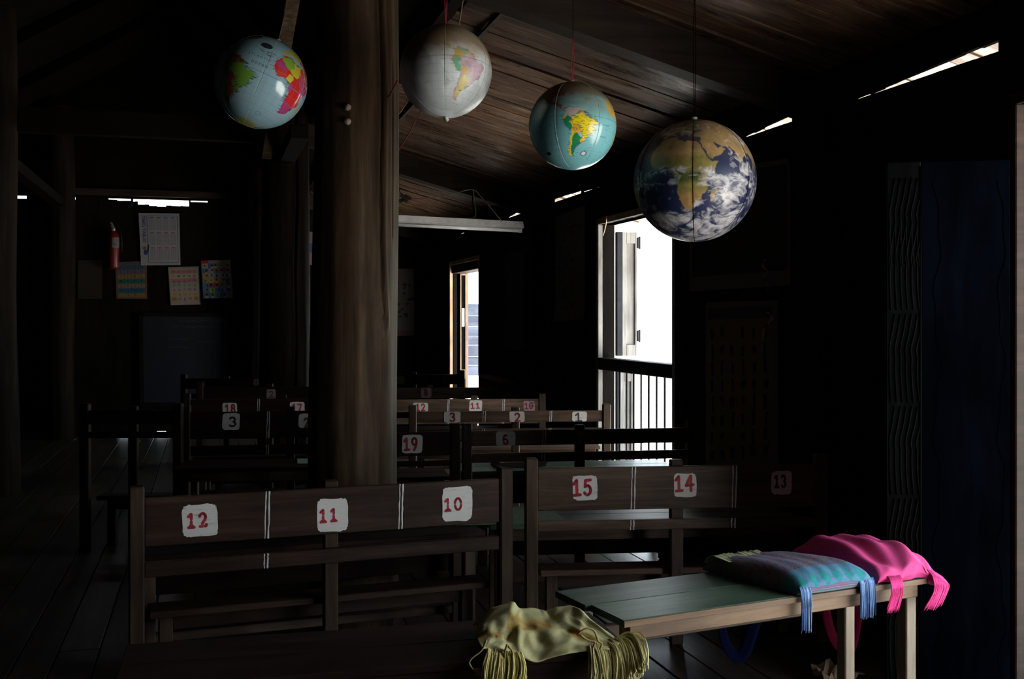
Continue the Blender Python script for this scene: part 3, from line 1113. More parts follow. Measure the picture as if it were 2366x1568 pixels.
desk_behind(B1L, 'desk in front of the stencilled 12, 11 and 10 bench', .27, .34, .53, top='darkdesk', modesty=(.30, .44))
GD = 'school desks between the benches'
dk1 = desk_behind(B1, 'green two-plank desk seen through the back of the 15, 14, 13 bench', .24, .50, .53, x0=-.17, foot=(.155, .20), modesty=(.29, .442))
dk2 = desk_behind(B2, 'pale-lit desk behind the dark bench numbered 6 and 5', .30, .40, .56, foot=(.15, .2), modesty=(.30, .47))
desk_behind(B3, 'desk standing beyond the bench numbered 3, 2 and 1', .30, .40, .56, top='bench')
desk_behind(B4, 'desk standing beyond the far bench numbered 12, 11 and 10', .30, .40, .56, top='darkdesk')
desk_behind(L2, 'desk beyond the bench with faded 3 and 2', .30, .40, .56, top='darkdesk')
dk19 = desk_behind(L19, 'desk beyond the bench with the red 19', .30, .40, .56, top='darkdesk')
# desk left of the pillar with a pale sheet painting in its lit patch
q = W(560, 1069, 6.55)
p0, p1 = W(410, HOR, 6.4), W(722, HOR, 6.47)
dkx = desk('dark desk left of the great pillar, with one painted lit patch', p0.x, p0.y, math.atan2(p1.y - p0.y, p1.x - p0.x), .80, .42, .62, top='darkdesk')
s0 = W(687, 1068, 6.60)
sh = MB()
s1, s2, s3 = W(730, 1068, 6.60), W(730, 1056, 6.86), W(687, 1057, 6.83)
for s_ in (s0, s1, s2, s3):
    s_.z = .6215
sh.add([s0, s1, s2, s3] + [v + Vector((0, 0, .003)) for v in (s0, s1, s2, s3)], [(3, 2, 1, 0), (4, 5, 6, 7), (0, 1, 5, 4), (1, 2, 6, 5), (2, 3, 7, 6), (3, 0, 4, 7)])
o = sh.build('lit_patch', M['litpatch'])
tag(o, 'pale green sheet painting a lit patch on the dark desk left of the pillar', 'paper')
# green cover on the left part of the desk behind 15-14-13
m = MB()
nx, ny = 14, 10
V = []
for j in range(ny + 1):
    for i in range(nx + 1):
        x = -.19 + .50 * i / nx + (.04 * (1 - j / ny) if i == nx else 0)
        yv = -.006 + .45 * j / ny
        V.append((x, yv, .5315 + .0012 * math.sin(i * 1.3) * math.cos(j * .9) + (.006 if (i == nx and j < 2) else 0) + .0013))
Fc = [(j * (nx + 1) + i, j * (nx + 1) + i + 1, (j + 1) * (nx + 1) + i + 1, (j + 1) * (nx + 1) + i) for j in range(ny) for i in range(nx)]
m.add(V, Fc)
o = m.build('desk_cloth', M['greencloth'], None, False)
o.matrix_world = dk1.matrix_basis.copy()
md = o.modifiers.new('thick', 'SOLIDIFY')
md.thickness = .002
md.offset = 1
tag(o, 'green cloth sheet over the left end of the desk behind 15', 'cloth')
# small stack of papers beyond, seen between the two end posts
st = [(.56, (.42, .40, .40)), (.572, (.30, .27, .36)), (.584, (.38, .27, .20))]
bx = W(1198, HOR, 7.02)
for k, (z, c) in enumerate(st):
    m = MB().bev(-.16, .16, -.10, .10, 0, .0115, .002)
    o = m.build('exercise_book', flat(*c), None, loc=(bx.x + .004 * k, bx.y - .006 * k, .5605 + .012 * k))
    tag(o, ['lowest grey exercise book of the small pile beyond the end posts', 'middle lilac exercise book of the small pile beyond the end posts', 'topmost tan exercise book of the small pile beyond the end posts'][k], 'book', 'small pile of exercise books')

# ------------------------------------------------------------------ near desks
TZ = .60
A_ = W(1440, 1433, (EYE - TZ) * F / (1433 - HOR))
B_ = W(2142, 1333, (EYE - TZ) * F / (1333 - HOR))
v = (B_ - A_)
v.z = 0
DL = v.length
DRZ = math.atan2(v.y, v.x)
DT = v.normalized()
DN = Vector((-DT.y, DT.x, 0))
DW = .40
rd = empty('desk', (A_.x, A_.y, 0), DRZ)
tag(rd, 'worn green-topped desk at lower right, with a pale front edge', 'desk')
MB().bev(0, DL, 0, DW * .5 - .001, TZ - .022, TZ, .003).build('top_plank', M['desktop'], rd)
MB().bev(-.018, DL, DW * .5 + .001, DW, TZ - .022, TZ, .003).build('top_plank', M['desktop'], rd)
MB().bev(0, DL, -.006, -.0005, TZ - .021, TZ - .002, .001).build('edge_strip', M['deskraw'], rd)
o = MB().bev(.03, DL - .03, .012, .034, TZ - .068, TZ - .0225, .003).build('apron', M['deskraw'], rd)
MB().bev(.05, DL - .22, DW - .03, DW - .005, .40, .47, .003).build('back_rail', M['bench'], rd)
lw = .048
for (x, y0) in ((.035, .036), (DL - .06, .036), (.035, DW - .08), (DL - .075, DW - .08)):
    MB().bev(x, x + lw, y0, y0 + lw, 0, TZ - .0225, .004).build('leg', M['deskleg'], rd)

# left near desk
LR_ = W(1461 - 26, 1413, 3.33)
qr = W(1361, 1413, (EYE - TZ) * F / (1413 - HOR))       # its rear right corner
ang = math.radians(14.2) - YAW
LT = Vector((math.cos(ang), math.sin(ang), 0))
LN = Vector((-LT.y, LT.x, 0))
LL, LWD = 1.35, .385
o0 = qr - LT * LL - LN * LWD
ld = empty('desk', (o0.x, o0.y, 0), ang)
tag(ld, 'dark red-brown desk at the bottom edge, under the cream bag', 'desk')
for k in range(2):
    MB().bev(0, LL, LWD * k / 2 + .001, LWD * (k + 1) / 2 - .001, TZ - .022, TZ, .003).build('top_plank', M['darkdesk' if k == 0 else 'darkdesk'], ld)
MB().bev(.03, LL - .03, .012, .034, TZ - .09, TZ - .0225, .003).build('apron', M['darkdesk'], ld)
for (x, y0) in ((.035, .036), (LL - .085, .036), (.035, LWD - .08), (LL - .085, LWD - .08)):
    MB().bev(x, x + lw, y0, y0 + lw, 0, TZ - .0225, .004).build('leg', M['benchv'], ld)
# crumpled paper on the floor near the wall
m = MB()
rr = random.Random(4)
nx, ny = 9, 7
V = []
for j in range(ny):
    for i in range(nx):
        V.append((.17 * (i / (nx - 1) - .5), .13 * (j / (ny - 1) - .5), .035 + rr.uniform(-.03, .035) + .05 * math.exp(-((i - 3) ** 2 + (j - 3) ** 2) / 5)))
Fc = [(j * nx + i, j * nx + i + 1, (j + 1) * nx + i + 1, (j + 1) * nx + i) for j in range(ny - 1) for i in range(nx - 1)]
pp = W(1935, 1550, 4.45)
o = m.add(V, Fc).build('crumpled_paper', plain('tan_crumpled_paper', (.30, .22, .15), .8, .2), None, False, loc=(pp.x, pp.y, .0))
md = o.modifiers.new('thick', 'SOLIDIFY')
md.thickness = .002
tag(o, 'crumpled pale paper on the floor under the right desk', 'paper')

# ------------------------------------------------------------------ inflatable globes
SAM = [(-77.5, 8.7), (-75.5, 10.6), (-73, 11.3), (-71.7, 12.2), (-70, 11.5), (-68, 10.6), (-64, 10.2), (-62, 10.6), (-60, 8.5), (-57, 6), (-54, 5.9), (-51.6, 4.3), (-50, 1.5), (-50, 0), (-47.5, -.8), (-44.5, -2.5), (-41, -2.9), (-38.5, -3.8), (-35.3, -5.3), (-34.8, -7.5), (-36.5, -10.5), (-38.5, -13), (-39, -17), (-40.5, -21), (-42, -22.9), (-45, -23.6), (-48.5, -26), (-48.7, -28.5), (-50.5, -30.5), (-53.5, -34), (-56, -34.8), (-57.5, -36.5), (-59, -38.7), (-62.2, -39), (-62.5, -41), (-65, -41), (-65, -43), (-67, -45.5), (-66, -48), (-69, -51), (-68.5, -52.5), (-66, -54.8), (-69, -55.3), (-73, -53), (-75, -50), (-75.5, -47), (-73.5, -43), (-73.5, -39), (-72, -34), (-71.5, -30), (-70.3, -24), (-70.3, -18.5), (-75, -15.5), (-77.5, -11.5), (-79.5, -7.5), (-81.3, -5), (-80, -2.5), (-80.5, -.5), (-79, 1.5), (-77.3, 3.5), (-77.5, 7)]
BRA = [(-60, 5), (-57, 2), (-51.6, 4.3), (-50, 1.5), (-50, 0), (-44.5, -2.5), (-38.5, -3.8), (-34, -7.5), (-38, -13), (-38.5, -17), (-41, -22.9), (-48, -26), (-50, -30.5), (-53.5, -34), (-57.5, -30), (-54, -26), (-54.5, -24), (-58, -20), (-58, -16.5), (-61, -13.5), (-65, -10), (-70, -11), (-73, -9), (-73, -6), (-70, -4), (-69.5, 1), (-66, 1), (-64, 2), (-63, 4)]
ARG = [(-66, -22), (-62.5, -22.2), (-58, -27), (-54, -25.7), (-57.5, -30), (-58, -34), (-57, -36.5), (-62, -39.5), (-64, -41), (-64, -43), (-66.5, -45.5), (-65.5, -48), (-68.5, -51), (-68, -52.5), (-65, -54.8), (-68.6, -54.8), (-72, -51), (-72, -47), (-71.5, -42), (-70, -35), (-69.5, -29), (-68, -24.5)]
CHI = [(-70.3, -18.3), (-69, -18), (-68, -23), (-69.5, -29), (-70, -35), (-71.5, -42), (-72, -47), (-72, -51), (-68.6, -53), (-66, -55.5), (-77, -53), (-77, -46), (-75, -40), (-73, -34), (-72, -28), (-71, -20)]
PER = [(-82, -4), (-78, -3), (-75, -.2), (-70, -4), (-73, -6.5), (-73, -9), (-70, -11), (-69, -17.5), (-70.8, -18.8), (-76, -15.5), (-80, -8)]
BOL = [(-69, -11), (-65, -10), (-61, -13.5), (-58, -16.5), (-58, -20), (-62.5, -22.2), (-67.5, -22.8), (-69.3, -17.5)]
PAR = [(-62.5, -22), (-58, -20), (-54.5, -24), (-55, -27.3), (-58, -27)]
CLM = [(-78, 8.5), (-71.5, 12.5), (-73, 7.5), (-70, 6.5), (-67.5, 6), (-67, 1.2), (-69.8, 1), (-70, -4), (-75, -.2), (-79.5, 1.5)]
VEN = [(-71.7, 12.5), (-62, 11), (-60, 8.5), (-61, 6), (-60.5, 5), (-64, 3.8), (-66, 1), (-67.5, 3), (-67.5, 6), (-72.5, 7.5)]
ECU = [(-81.5, -2.5), (-80.5, .8), (-78, 1.2), (-75, -.2), (-78, -3), (-80.5, -4.5)]
GUY = [(-60, 8.6), (-52, 6), (-54.5, 2.3), (-59.5, 1.3), (-60.5, 5)]
URU = [(-57.8, -30.2), (-53, -33.8), (-57, -35.2)]
AFR = [(-6, 35.8), (-2, 35.1), (3, 36.8), (10, 37.3), (11, 34), (10.5, 33.8), (15, 32.4), (19, 30.3), (20, 32.8), (25, 31.6), (31, 31.5), (32.5, 30), (35.5, 24), (37.3, 21), (38.5, 18), (43, 12), (44, 10.5), (51, 11.8), (48, 5), (44, 1.5), (40, -2.5), (39, -6.5), (40.6, -11), (40.6, -15), (36, -19), (35.5, -23.5), (32.8, -26), (31, -29.8), (28, -33), (22, -34.3), (18.5, -34), (17, -29), (14.5, -22.5), (12, -17), (13.7, -11), (12.5, -5.5), (9, -1), (9.5, 4), (6, 4.3), (2, 6.3), (-4, 5.2), (-8, 4.5), (-13, 8.5), (-16.5, 12.3), (-17.3, 14.7), (-16.3, 19), (-17, 21.5), (-13, 27.7), (-9.8, 30), (-8.5, 33.3)]
EUR = [(-9, 37), (-9, 43.5), (-1.5, 43.5), (-4.5, 48.5), (2, 51), (8, 54), (9, 57), (12, 54.5), (20, 54.5), (25, 65), (15, 60), (6, 60), (15, 69), (28, 71), (40, 66), (60, 69), (60, 45), (40, 45), (36, 46), (30, 46), (28, 41), (26, 40), (23, 37), (19, 42), (13, 45.5), (18, 40), (16, 38), (8, 44), (3, 42), (0, 39), (-2, 37), (-5.5, 36)]
ASI = [(60, 69), (100, 77), (140, 72), (180, 68), (160, 60), (142, 54), (135, 43), (127, 38), (121, 38), (122, 30), (110, 20), (106, 20), (109, 12), (105, 9), (100, 13), (103, 2), (98, 9), (97, 16), (91, 22), (87, 21), (80, 15), (80, 10), (77.5, 8), (73, 17), (72, 21), (67, 25), (57, 25.5), (50, 30), (48, 30), (52, 24), (56, 26), (59.8, 22.5), (52, 16), (45, 12.8), (43, 14), (39, 21), (35, 28), (34, 31), (36, 36), (27, 37), (27, 41), (40, 45), (60, 45)]
NAM = [(-168, 66), (-156, 71), (-125, 70), (-95, 72), (-82, 68), (-94, 59), (-82, 53), (-78, 62), (-65, 59), (-56, 52), (-66, 44), (-74, 40), (-81, 31), (-80, 25.5), (-83, 30), (-97, 28), (-97, 20), (-91, 18.5), (-87, 21), (-88, 16), (-83.5, 15), (-83, 9.5), (-78, 9), (-80, 7.3), (-86, 11), (-95, 16), (-105, 20), (-110, 23), (-114, 30), (-117, 32.5), (-124, 40), (-124, 48), (-135, 58), (-150, 60), (-165, 55), (-160, 60)]
GRL = [(-45, 60), (-22, 70), (-20, 82), (-60, 82), (-68, 76), (-53, 67)]
AUS = [(114, -22), (122, -18), (130, -12), (137, -12), (136, -16), (141, -17), (142.5, -11), (146, -19), (153, -26), (150, -37), (140, -38), (131, -32), (115, -34)]
MAD = [(49.3, -12), (50.4, -16), (47, -25), (44, -24.5), (44, -17)]
WAF_P = [(-17, 21.5), (-9, 27), (-5, 25), (0, 20), (-2, 15), (-8, 14.5), (-14, 16)]
ALG_G = [(-9, 27), (-8.5, 33), (10, 37), (12, 30), (12, 24), (4, 19), (0, 20), (-5, 25)]
LIB_Y = [(11, 33), (25, 32), (25, 20), (20, 14), (10, 14), (4, 19), (12, 24)]
NIG_Y = [(2.5, 6), (9, 4), (13.5, 10), (12, 13.5), (4, 13.5)]
GAB_P = [(9, 3.5), (15, 3), (16, -5), (12, -6), (8.5, -1)]
SAF_P = [(12, -17), (25, -18), (30, -22), (33, -27), (31, -31), (22, -35.5), (17, -35), (16.5, -29)]
EAF = [(22, 20), (37, 21), (43, 12), (51, 12), (44, 1.5), (39, -6), (30, -4), (29, 4), (24, 10)]
NLON, NLAT = 540, 270


def inside(poly, lo, la):
    r = np.zeros(lo.shape, bool)
    n = len(poly)
    for i in range(n):
        x1, y1 = poly[i]
        x2, y2 = poly[(i + 1) % n]
        if y1 == y2:
            continue
        c = ((la > min(y1, y2)) & (la <= max(y1, y2)))
        xx = x1 + (la - y1) * (x2 - x1) / (y2 - y1)
        r ^= c & (lo < xx)
    return r


_lon = -180 + 360 * (np.arange(NLON)) / NLON
_lat = -90 + 180 * np.arange(NLAT + 1) / NLAT
LO, LA = np.meshgrid(_lon, _lat)
_rs = np.random.RandomState(3)


def snoise(f, oct_=4, seed=0):
    """cheap smooth noise on the lon/lat raster"""
    rs = np.random.RandomState(seed)
    lo, la = np.radians(LO), np.radians(LA)
    x, y, z = np.cos(la) * np.cos(lo), np.cos(la) * np.sin(lo), np.sin(la)
    o = np.zeros(LO.shape)
    amp = 1.0
    for k in range(oct_):
        for q in range(5):
            d = rs.normal(size=3)
            d /= np.linalg.norm(d)
            o += amp * np.sin(f * (d[0] * x + d[1] * y + d[2] * z) + rs.uniform(0, 6.28) + 1.3 * o)
        f *= 2.1
        amp *= .55
    return o / 4.0


JX = LO + .9 * snoise(30, 2, 5)
JY = LA + .9 * snoise(30, 2, 6)


def paint(ocean, items):
    c = np.zeros(LO.shape + (4,), np.float32)
    c[...] = (*ocean, 1)
    for poly, col in items:
        c[inside(poly, JX, JY)] = (*col, 1)
    return c


def dashes(c, polys, col, n, seed, side=None, ln=4.5, mixf=.75):
    """the tiny place names printed along the coasts"""
    rs = random.Random(seed)
    for _ in range(n):
        p = rs.choice(polys)
        i = rs.randrange(len(p))
        a, b = p[i], p[(i + 1) % len(p)]
        t = rs.random()
        x, y = a[0] + (b[0] - a[0]) * t, a[1] + (b[1] - a[1]) * t
        L = rs.uniform(.4, 1.0) * ln
        s = side if side is not None else rs.choice([-1, 1])
        x0, x1 = (x - L, x + .6) if s < 0 else (x - .6, x + L)
        m = (LO > x0) & (LO < x1) & (abs(LA - y) < .36)
        c[m, :3] = c[m, :3] * (1 - mixf) + np.array(col) * mixf


def specks(c, col, n, seed, box, ln=2.5, mixf=.5):
    rs = random.Random(seed)
    for _ in range(n):
        x, y, L = rs.uniform(box[0], box[1]), rs.uniform(box[2], box[3]), rs.uniform(.4, 1) * ln
        m = (LO > x) & (LO < x + L) & (abs(LA - y) < .36)
        c[m, :3] = c[m, :3] * (1 - mixf) + np.array(col) * mixf


def graticule(c, col, step, mixf, latmax=60):
    m = ((np.abs((LO + step / 2) % step - step / 2) < .34) | (np.abs((LA + step / 2) % step - step / 2) < .34)) & (np.abs(LA) < latmax)
    c[m, :3] = c[m, :3] * (1 - mixf) + np.array(col) * mixf


def dust(c, col, lat0, lat1, amt, seed):
    f = np.clip((LA - lat0 + 8 * snoise(6, 4, seed)) / (lat1 - lat0), 0, 1) * amt
    c[..., :3] = c[..., :3] * (1 - f[..., None]) + np.array(col) * f[..., None]


def vinyl_mat(name, rough, spec=.5, clouds=False):
    m, nt, b = newmat(name)
    N = nt.nodes.new
    L = nt.links.new
    at = N('ShaderNodeVertexColor')
    at.layer_name = 'map'
    b.inputs['Roughness'].default_value = rough
    b.inputs['Specular IOR Level'].default_value = spec
    if not clouds:
        L(at.outputs['Color'], b.inputs['Base Color'])
        return m
    tc = N('ShaderNodeTexCoord')
    w = N('ShaderNodeTexNoise')
    w.inputs['Scale'].default_value = 6.5
    w.inputs['Detail'].default_value = 3
    L(tc.outputs['Object'], w.inputs['Vector'])
    ad = N('ShaderNodeVectorMath')
    ad.operation = 'MULTIPLY_ADD'
    ad.inputs[1].default_value = (.17, .17, .10)
    L(w.outputs['Color'], ad.inputs[0])
    L(tc.outputs['Object'], ad.inputs[2])
    mp = N('ShaderNodeMapping')
    mp.inputs['Scale'].default_value = (1, 1, 1.7)
    L(ad.outputs[0], mp.inputs['Vector'])
    nz = N('ShaderNodeTexNoise')
    nz.inputs['Scale'].default_value = 16.0
    nz.inputs['Detail'].default_value = 11
    nz.inputs['Roughness'].default_value = .66
    nz.inputs['Distortion'].default_value = 1.1
    L(mp.outputs[0], nz.inputs['Vector'])
    sm = N('ShaderNodeMath')
    sm.operation = 'ADD'
    L(nz.outputs['Fac'], sm.inputs[0])
    L(at.outputs['Alpha'], sm.inputs[1])
    rp = N('ShaderNodeMapRange')
    rp.inputs['From Min'].default_value = .95
    rp.inputs['From Max'].default_value = 1.16
    L(sm.outputs[0], rp.inputs['Value'])
    mx = N('ShaderNodeMix')
    mx.data_type = 'RGBA'
    L(rp.outputs[0], mx.inputs['Factor'])
    L(at.outputs['Color'], mx.inputs[6])
    mx.inputs[7].default_value = (.58, .56, .58, 1)
    L(mx.outputs[2], b.inputs['Base Color'])
    return m


def sph(lo, la, r):
    lo, la = math.radians(lo), math.radians(la)
    return Vector((r * math.cos(la) * math.cos(lo), r * math.cos(la) * math.sin(lo), r * math.sin(la)))


def globe(px, py, rpx, Y, lon0, pitch, roll, colours, mat, label, seams, seam_mat, string_mat, string_top, pucker=0.0, texts=(), knot=None):
    rx, ry = ray(px)
    d = Y / ry
    c = W(px, py, d)
    if string_top.x > XC:
        string_top.z = zpl(string_top.x) + .005
    r = rpx / F * d * .995
    root = empty('inflatable_globe', c)
    tag(root, label, 'globe', 'globes hanging from the beam')
    to = (Vector((0, 0, EYE)) - c)
    az = math.atan2(to.y, to.x)
    view = to.normalized()
    right = Vector((0, 0, 1)).cross(view).normalized()
    R = Matrix.Rotation(math.radians(roll), 3, view) @ Matrix.Rotation(math.radians(-pitch), 3, right) @ Matrix.Rotation(az - math.radians(lon0), 3, 'Z')
    lo, la = np.radians(LO), np.radians(LA)
    rad = r * (1 + pucker * np.exp(-((LA + 90) / 9.0) ** 2) + pucker * .6 * np.exp(-((LA - 90) / 9.0) ** 2))
    ph = np.radians(LO - seams[0])
    rad = rad * (1 - .004 * np.exp(-((np.abs((LO - seams[0] + 30) % 60 - 30)) / 3.0) ** 2) * np.cos(la))
    P = np.stack([rad * np.cos(la) * np.cos(lo), rad * np.cos(la) * np.sin(lo), rad * np.sin(la)], -1).reshape(-1, 3)
    P = P @ np.array(R).T
    i, j = np.meshgrid(np.arange(NLAT), np.arange(NLON), indexing='ij')
    j2 = (j + 1) % NLON
    Q = np.stack([i * NLON + j, i * NLON + j2, (i + 1) * NLON + j2, (i + 1) * NLON + j], -1).reshape(-1, 4)
    me = bpy.data.meshes.new('ball')
    nv, nf = len(P), len(Q)
    me.vertices.add(nv)
    me.vertices.foreach_set('co', P.astype(np.float32).ravel())
    me.loops.add(nf * 4)
    me.loops.foreach_set('vertex_index', Q.astype(np.int32).ravel())
    me.polygons.add(nf)
    me.polygons.foreach_set('loop_start', (np.arange(nf) * 4).astype(np.int32))
    me.polygons.foreach_set('loop_total', np.full(nf, 4, np.int32))
    me.update(calc_edges=True)
    me.polygons.foreach_set('use_smooth', [True] * nf)
    at = me.color_attributes.new('map', 'FLOAT_COLOR', 'POINT')
    at.data.foreach_set('color', colours.reshape(-1, 4).astype(np.float32).ravel())
    me.materials.append(mat)
    ball = bpy.data.objects.new('ball', me)
    COL.objects.link(ball)
    ball.parent = root
    for s in seams:
        m = MB()
        m.tube([R @ sph(s, -88 + 176 * k / 48, r * .9995) for k in range(49)], r * .0040, 5)
        m.build('seam', seam_mat, root, True)
    top = R @ Vector((0, 0, r * 1.0))
    noz = MB()
    b_ = R @ Vector((0, 0, -1))
    noz.tube([b_ * r * .985, b_ * r * 1.035, b_ * r * 1.06], r * .045, 10, True, r * .06)
    noz.tube([b_ * r * 1.05 + Vector((.006, 0, 0)), b_ * r * 1.10], r * .05, 8)
    if pucker > .015:
        noz.build('valve', M['vinyl'], root, True)
    st = MB()
    st.tube([top * .99, top * 1.05], r * .045, 8)
    st.build('hanging_tab', M['vinyl'], root, True)
    tw = string_top - c
    st = MB()
    a = top * 1.045
    side = Vector((.004, 0, 0))
    if len(texts) and texts[0] == 'single':
        st.tube([a, a * .5 + tw * .5 + Vector((.004, 0, 0)), tw], .0022, 5)
    else:
        k = 1.0 if knot is None else ((knot - c).z - a.z) / (tw.z - a.z)
        b = a.lerp(tw, k)
        st.tube([a - side * .3, a.lerp(b, .4) - side * 1.4, b], .0019, 5)
        st.tube([a + side * .3, a.lerp(b, .4) + side * 1.4, b], .0019, 5)
        if knot is not None:
            MB().tube([b, tw], .0014, 5).build('thread', M['darkstring'], root, True)
    st.build('string', string_mat, root, True)
    for tx in texts:
        if isinstance(tx, str):
            continue
        s, lo_, la_, sc_, col = tx
        V, Fc = text_mesh(s, sc_)
        m = MB()
        m.add([R @ sph(lo_ + x / math.cos(math.radians(la_)), la_ + y, r * 1.0016) for (x, y) in V], Fc)
        m.build('printed_text', col, root)
    return root, c, r, R


INK = (.03, .05, .08)
# left globe: glossy pale blue, Atlantic side
g1 = paint((.27, .44, .52), [(SAM, (.13, .26, .03)), (NAM, (.30, .08, .04)), (GRL, (.5, .45, .1)), (AFR, (.60, .025, .02)), (EUR, (.42, .42, .05)), (ASI, (.45, .12, .05)), (AUS, (.5, .3, .05)),
                             (VEN, (.25, .05, .03)), (GUY, (.25, .05, .03)), (ARG, (.24, .05, .03)), (BOL, (.24, .05, .03)), (CHI, (.13, .2, .03)), (PER, (.14, .20, .03)), (CLM, (.15, .2, .04)), (BRA, (.14, .30, .03)),
                             (ALG_G, (.22, .40, .03)), (LIB_Y, (.55, .50, .03)), (WAF_P, (.42, .05, .17)), (NIG_Y, (.60, .56, .05)), (GAB_P, (.42, .06, .18)), (SAF_P, (.42, .045, .17)), (EAF, (.50, .06, .16)), (MAD, (.5, .4, .05))])
ant = LA < -72 + 3 * snoise(5, 3, 2)
g1[ant] = (.36, .40, .10, 1)
dashes(g1, [AFR], INK, 90, 1, -1, 6)
dashes(g1, [BRA, SAM], INK, 110, 2, 1, 6)
graticule(g1, (.10, .22, .30), 10, .28, 62)
g1[(np.abs(LA) < .5) & ~inside(SAM, LO, LA)] = (.05, .22, .48, 1)
specks(g1, INK, 24, 3, (-44, -24, 22, 30), 7, .6)
el = ((LO + 37) / 9.5) ** 2 + ((LA - 38) / 5.0) ** 2 < 1
g1[el] = (.03, .03, .05, 1)
ring = np.abs(np.hypot((LO + 8) * .64, LA + 50) - 3.2) < .45
g1[ring] = (.12, .28, .42, 1)
MT1 = vinyl_mat('glossy_pale_blue_globe_print', .13, .55)
inkm = M['ink']
globe(603, 191, 106, 5.0, -24, 0, -22, g1, MT1, 'leftmost globe, glossy pale blue with red Africa, tilted to the right', [-25, 35, 95, 155, -145, -85], M['vinyl'], M['string'],
      W(668, -30, 4.88), 0.0, ('single', ('A T L A N T I C', -38, 17.5, 4.4, inkm), ('O C E A N', -34, 8.0, 4.6, inkm)))

# second globe: grey-white, dusty
g2 = paint((.58, .63, .655), [(SAM, (.50, .40, .45)), (NAM, (.42, .40, .18)), (AFR, (.5, .45, .25)), (EUR, (.4, .45, .3)), (ASI, (.5, .35, .3)), (AUS, (.5, .45, .3)), (GRL, (.5, .5, .5)),
                             (ARG, (.58, .50, .16)), (BOL, (.55, .36, .12)), (CHI, (.50, .38, .36)), (PAR, (.40, .48, .30)), (PER, (.13, .38, .22)), (ECU, (.50, .34, .08)), (CLM, (.50, .34, .08)), (VEN, (.22, .42, .26)), (GUY, (.50, .36, .10)), (BRA, (.50, .37, .45)), (URU, (.5, .45, .4))])
graticule(g2, (.25, .28, .32), 10, .32, 62)
g2[(np.abs(LA) < .4), :3] *= .55
dashes(g2, [SAM], (.15, .15, .22), 80, 5, -1, 4.5, .6)
specks(g2, (.30, .26, .34), 130, 6, (-72, -38, -26, 0), 2, .6)
specks(g2, (.28, .30, .33), 120, 7, (-160, -40, -75, 5), 4, .5)
dust(g2, (.20, .14, .08), -6, 17, .93, 4)
sm_ = np.clip(snoise(4, 4, 12) * .4, 0, .2)
g2[..., :3] *= (1 - sm_)[..., None]
MT2 = vinyl_mat('dusty_white_globe_print', .38, .4)
globe(1030, 165, 107, 4.5, -89, 6.5, 0, g2, MT2, 'grey-white dusty globe beside the great pillar, with pink South America', [-90, -30, 30, 90, 150, -150], M['vinyl'], M['redstring'],
      onY(1030, -120, 4.5), .018)

# third globe: turquoise, yellow South America
g3 = paint((.17, .43, .47), [(SAM, (.72, .57, .02)), (NAM, (.35, .06, .05)), (AFR, (.60, .38, .06)), (EUR, (.5, .4, .1)), (ASI, (.5, .3, .1)), (AUS, (.6, .5, .1)), (GRL, (.5, .5, .5)),
                             (CHI, (.70, .55, .03)), (ARG, (.01, .22, .07)), (BOL, (.72, .36, .03)), (PAR, (.42, .46, .46)), (PER, (.01, .22, .08)), (ECU, (.68, .50, .03)), (CLM, (.46, .38, .38)), (VEN, (.48, .40, .40)), (GUY, (.70, .36, .04)), (BRA, (.74, .60, .01)), (URU, (.72, .42, .03))])
gu = [(-55, 6.5), (-51, 6), (-51, 2.5), (-54, 2)]
g3[inside(gu, JX, JY)] = (.02, .14, .09, 1)
dashes(g3, [SAM], (.05, .10, .22), 110, 8, -1, 5, .7)
dashes(g3, [BRA], (.05, .10, .22), 60, 9, 1, 5, .7)
specks(g3, (.16, .14, .03), 90, 10, (-70, -40, -22, 2), 3.5, .7)
specks(g3, (.07, .15, .22), 150, 11, (-130, 10, -70, -5), 4, .55)
graticule(g3, (.08, .24, .28), 15, .18, 62)
g3[(np.abs(LA) < .35) & ~inside(SAM, LO, LA)] = (.08, .24, .32, 1)
g3[np.hypot((LO + 47) * .66, LA + 50) < 3.6] = (.55, .58, .60, 1)
g3[np.abs(np.hypot((LO + 47) * .66, LA + 50) - 3.6) < .5] = (.03, .03, .06, 1)
g3[((LO + 121) * .62 / 4.2) ** 2 + ((LA + 47) / 2.7) ** 2 < 1] = (.015, .015, .02, 1)
dust(g3, (.12, .088, .052), 0, 34, .95, 9)
MT3 = vinyl_mat('turquoise_globe_print', .20, .5)
tq = flat(.05, .10, .16)
globe(1323, 291, 101.5, 4.30, -69, 3.5, 0, g3, MT3, 'turquoise globe with bright yellow South America, second from the right', [-92, -32, 28, 88, 148, -152], M['vinyl'], M['redstring'],
      onY(1325, -60, 4.30), .012, (('ATLANTIC', -20, -9, 3.0, tq), ('OCEAN', -21, -24, 3.2, tq)), onY(1325, 84, 4.30))

# fourth globe: satellite picture with clouds
sn1, sn2 = snoise(9, 4, 21), snoise(22, 3, 22)
g4 = np.zeros(LO.shape + (4,), np.float32)
g4[...] = (.014, .022, .068, 0)
land = np.zeros(LO.shape, bool)
for p in (AFR, EUR, ASI, SAM, NAM, AUS, MAD, GRL):
    land |= inside(p, LO + .8 * snoise(30, 2, 5), JY)
lat = LA + 3 * sn1
sand = np.array((.36, .235, .105))
savn = np.array((.21, .18, .050))
forest = np.array((.060, .085, .022))
southc = np.array((.32, .19, .065))


def lerp(a, b, t):
    return a * (1 - t[..., None]) + b * t[..., None]


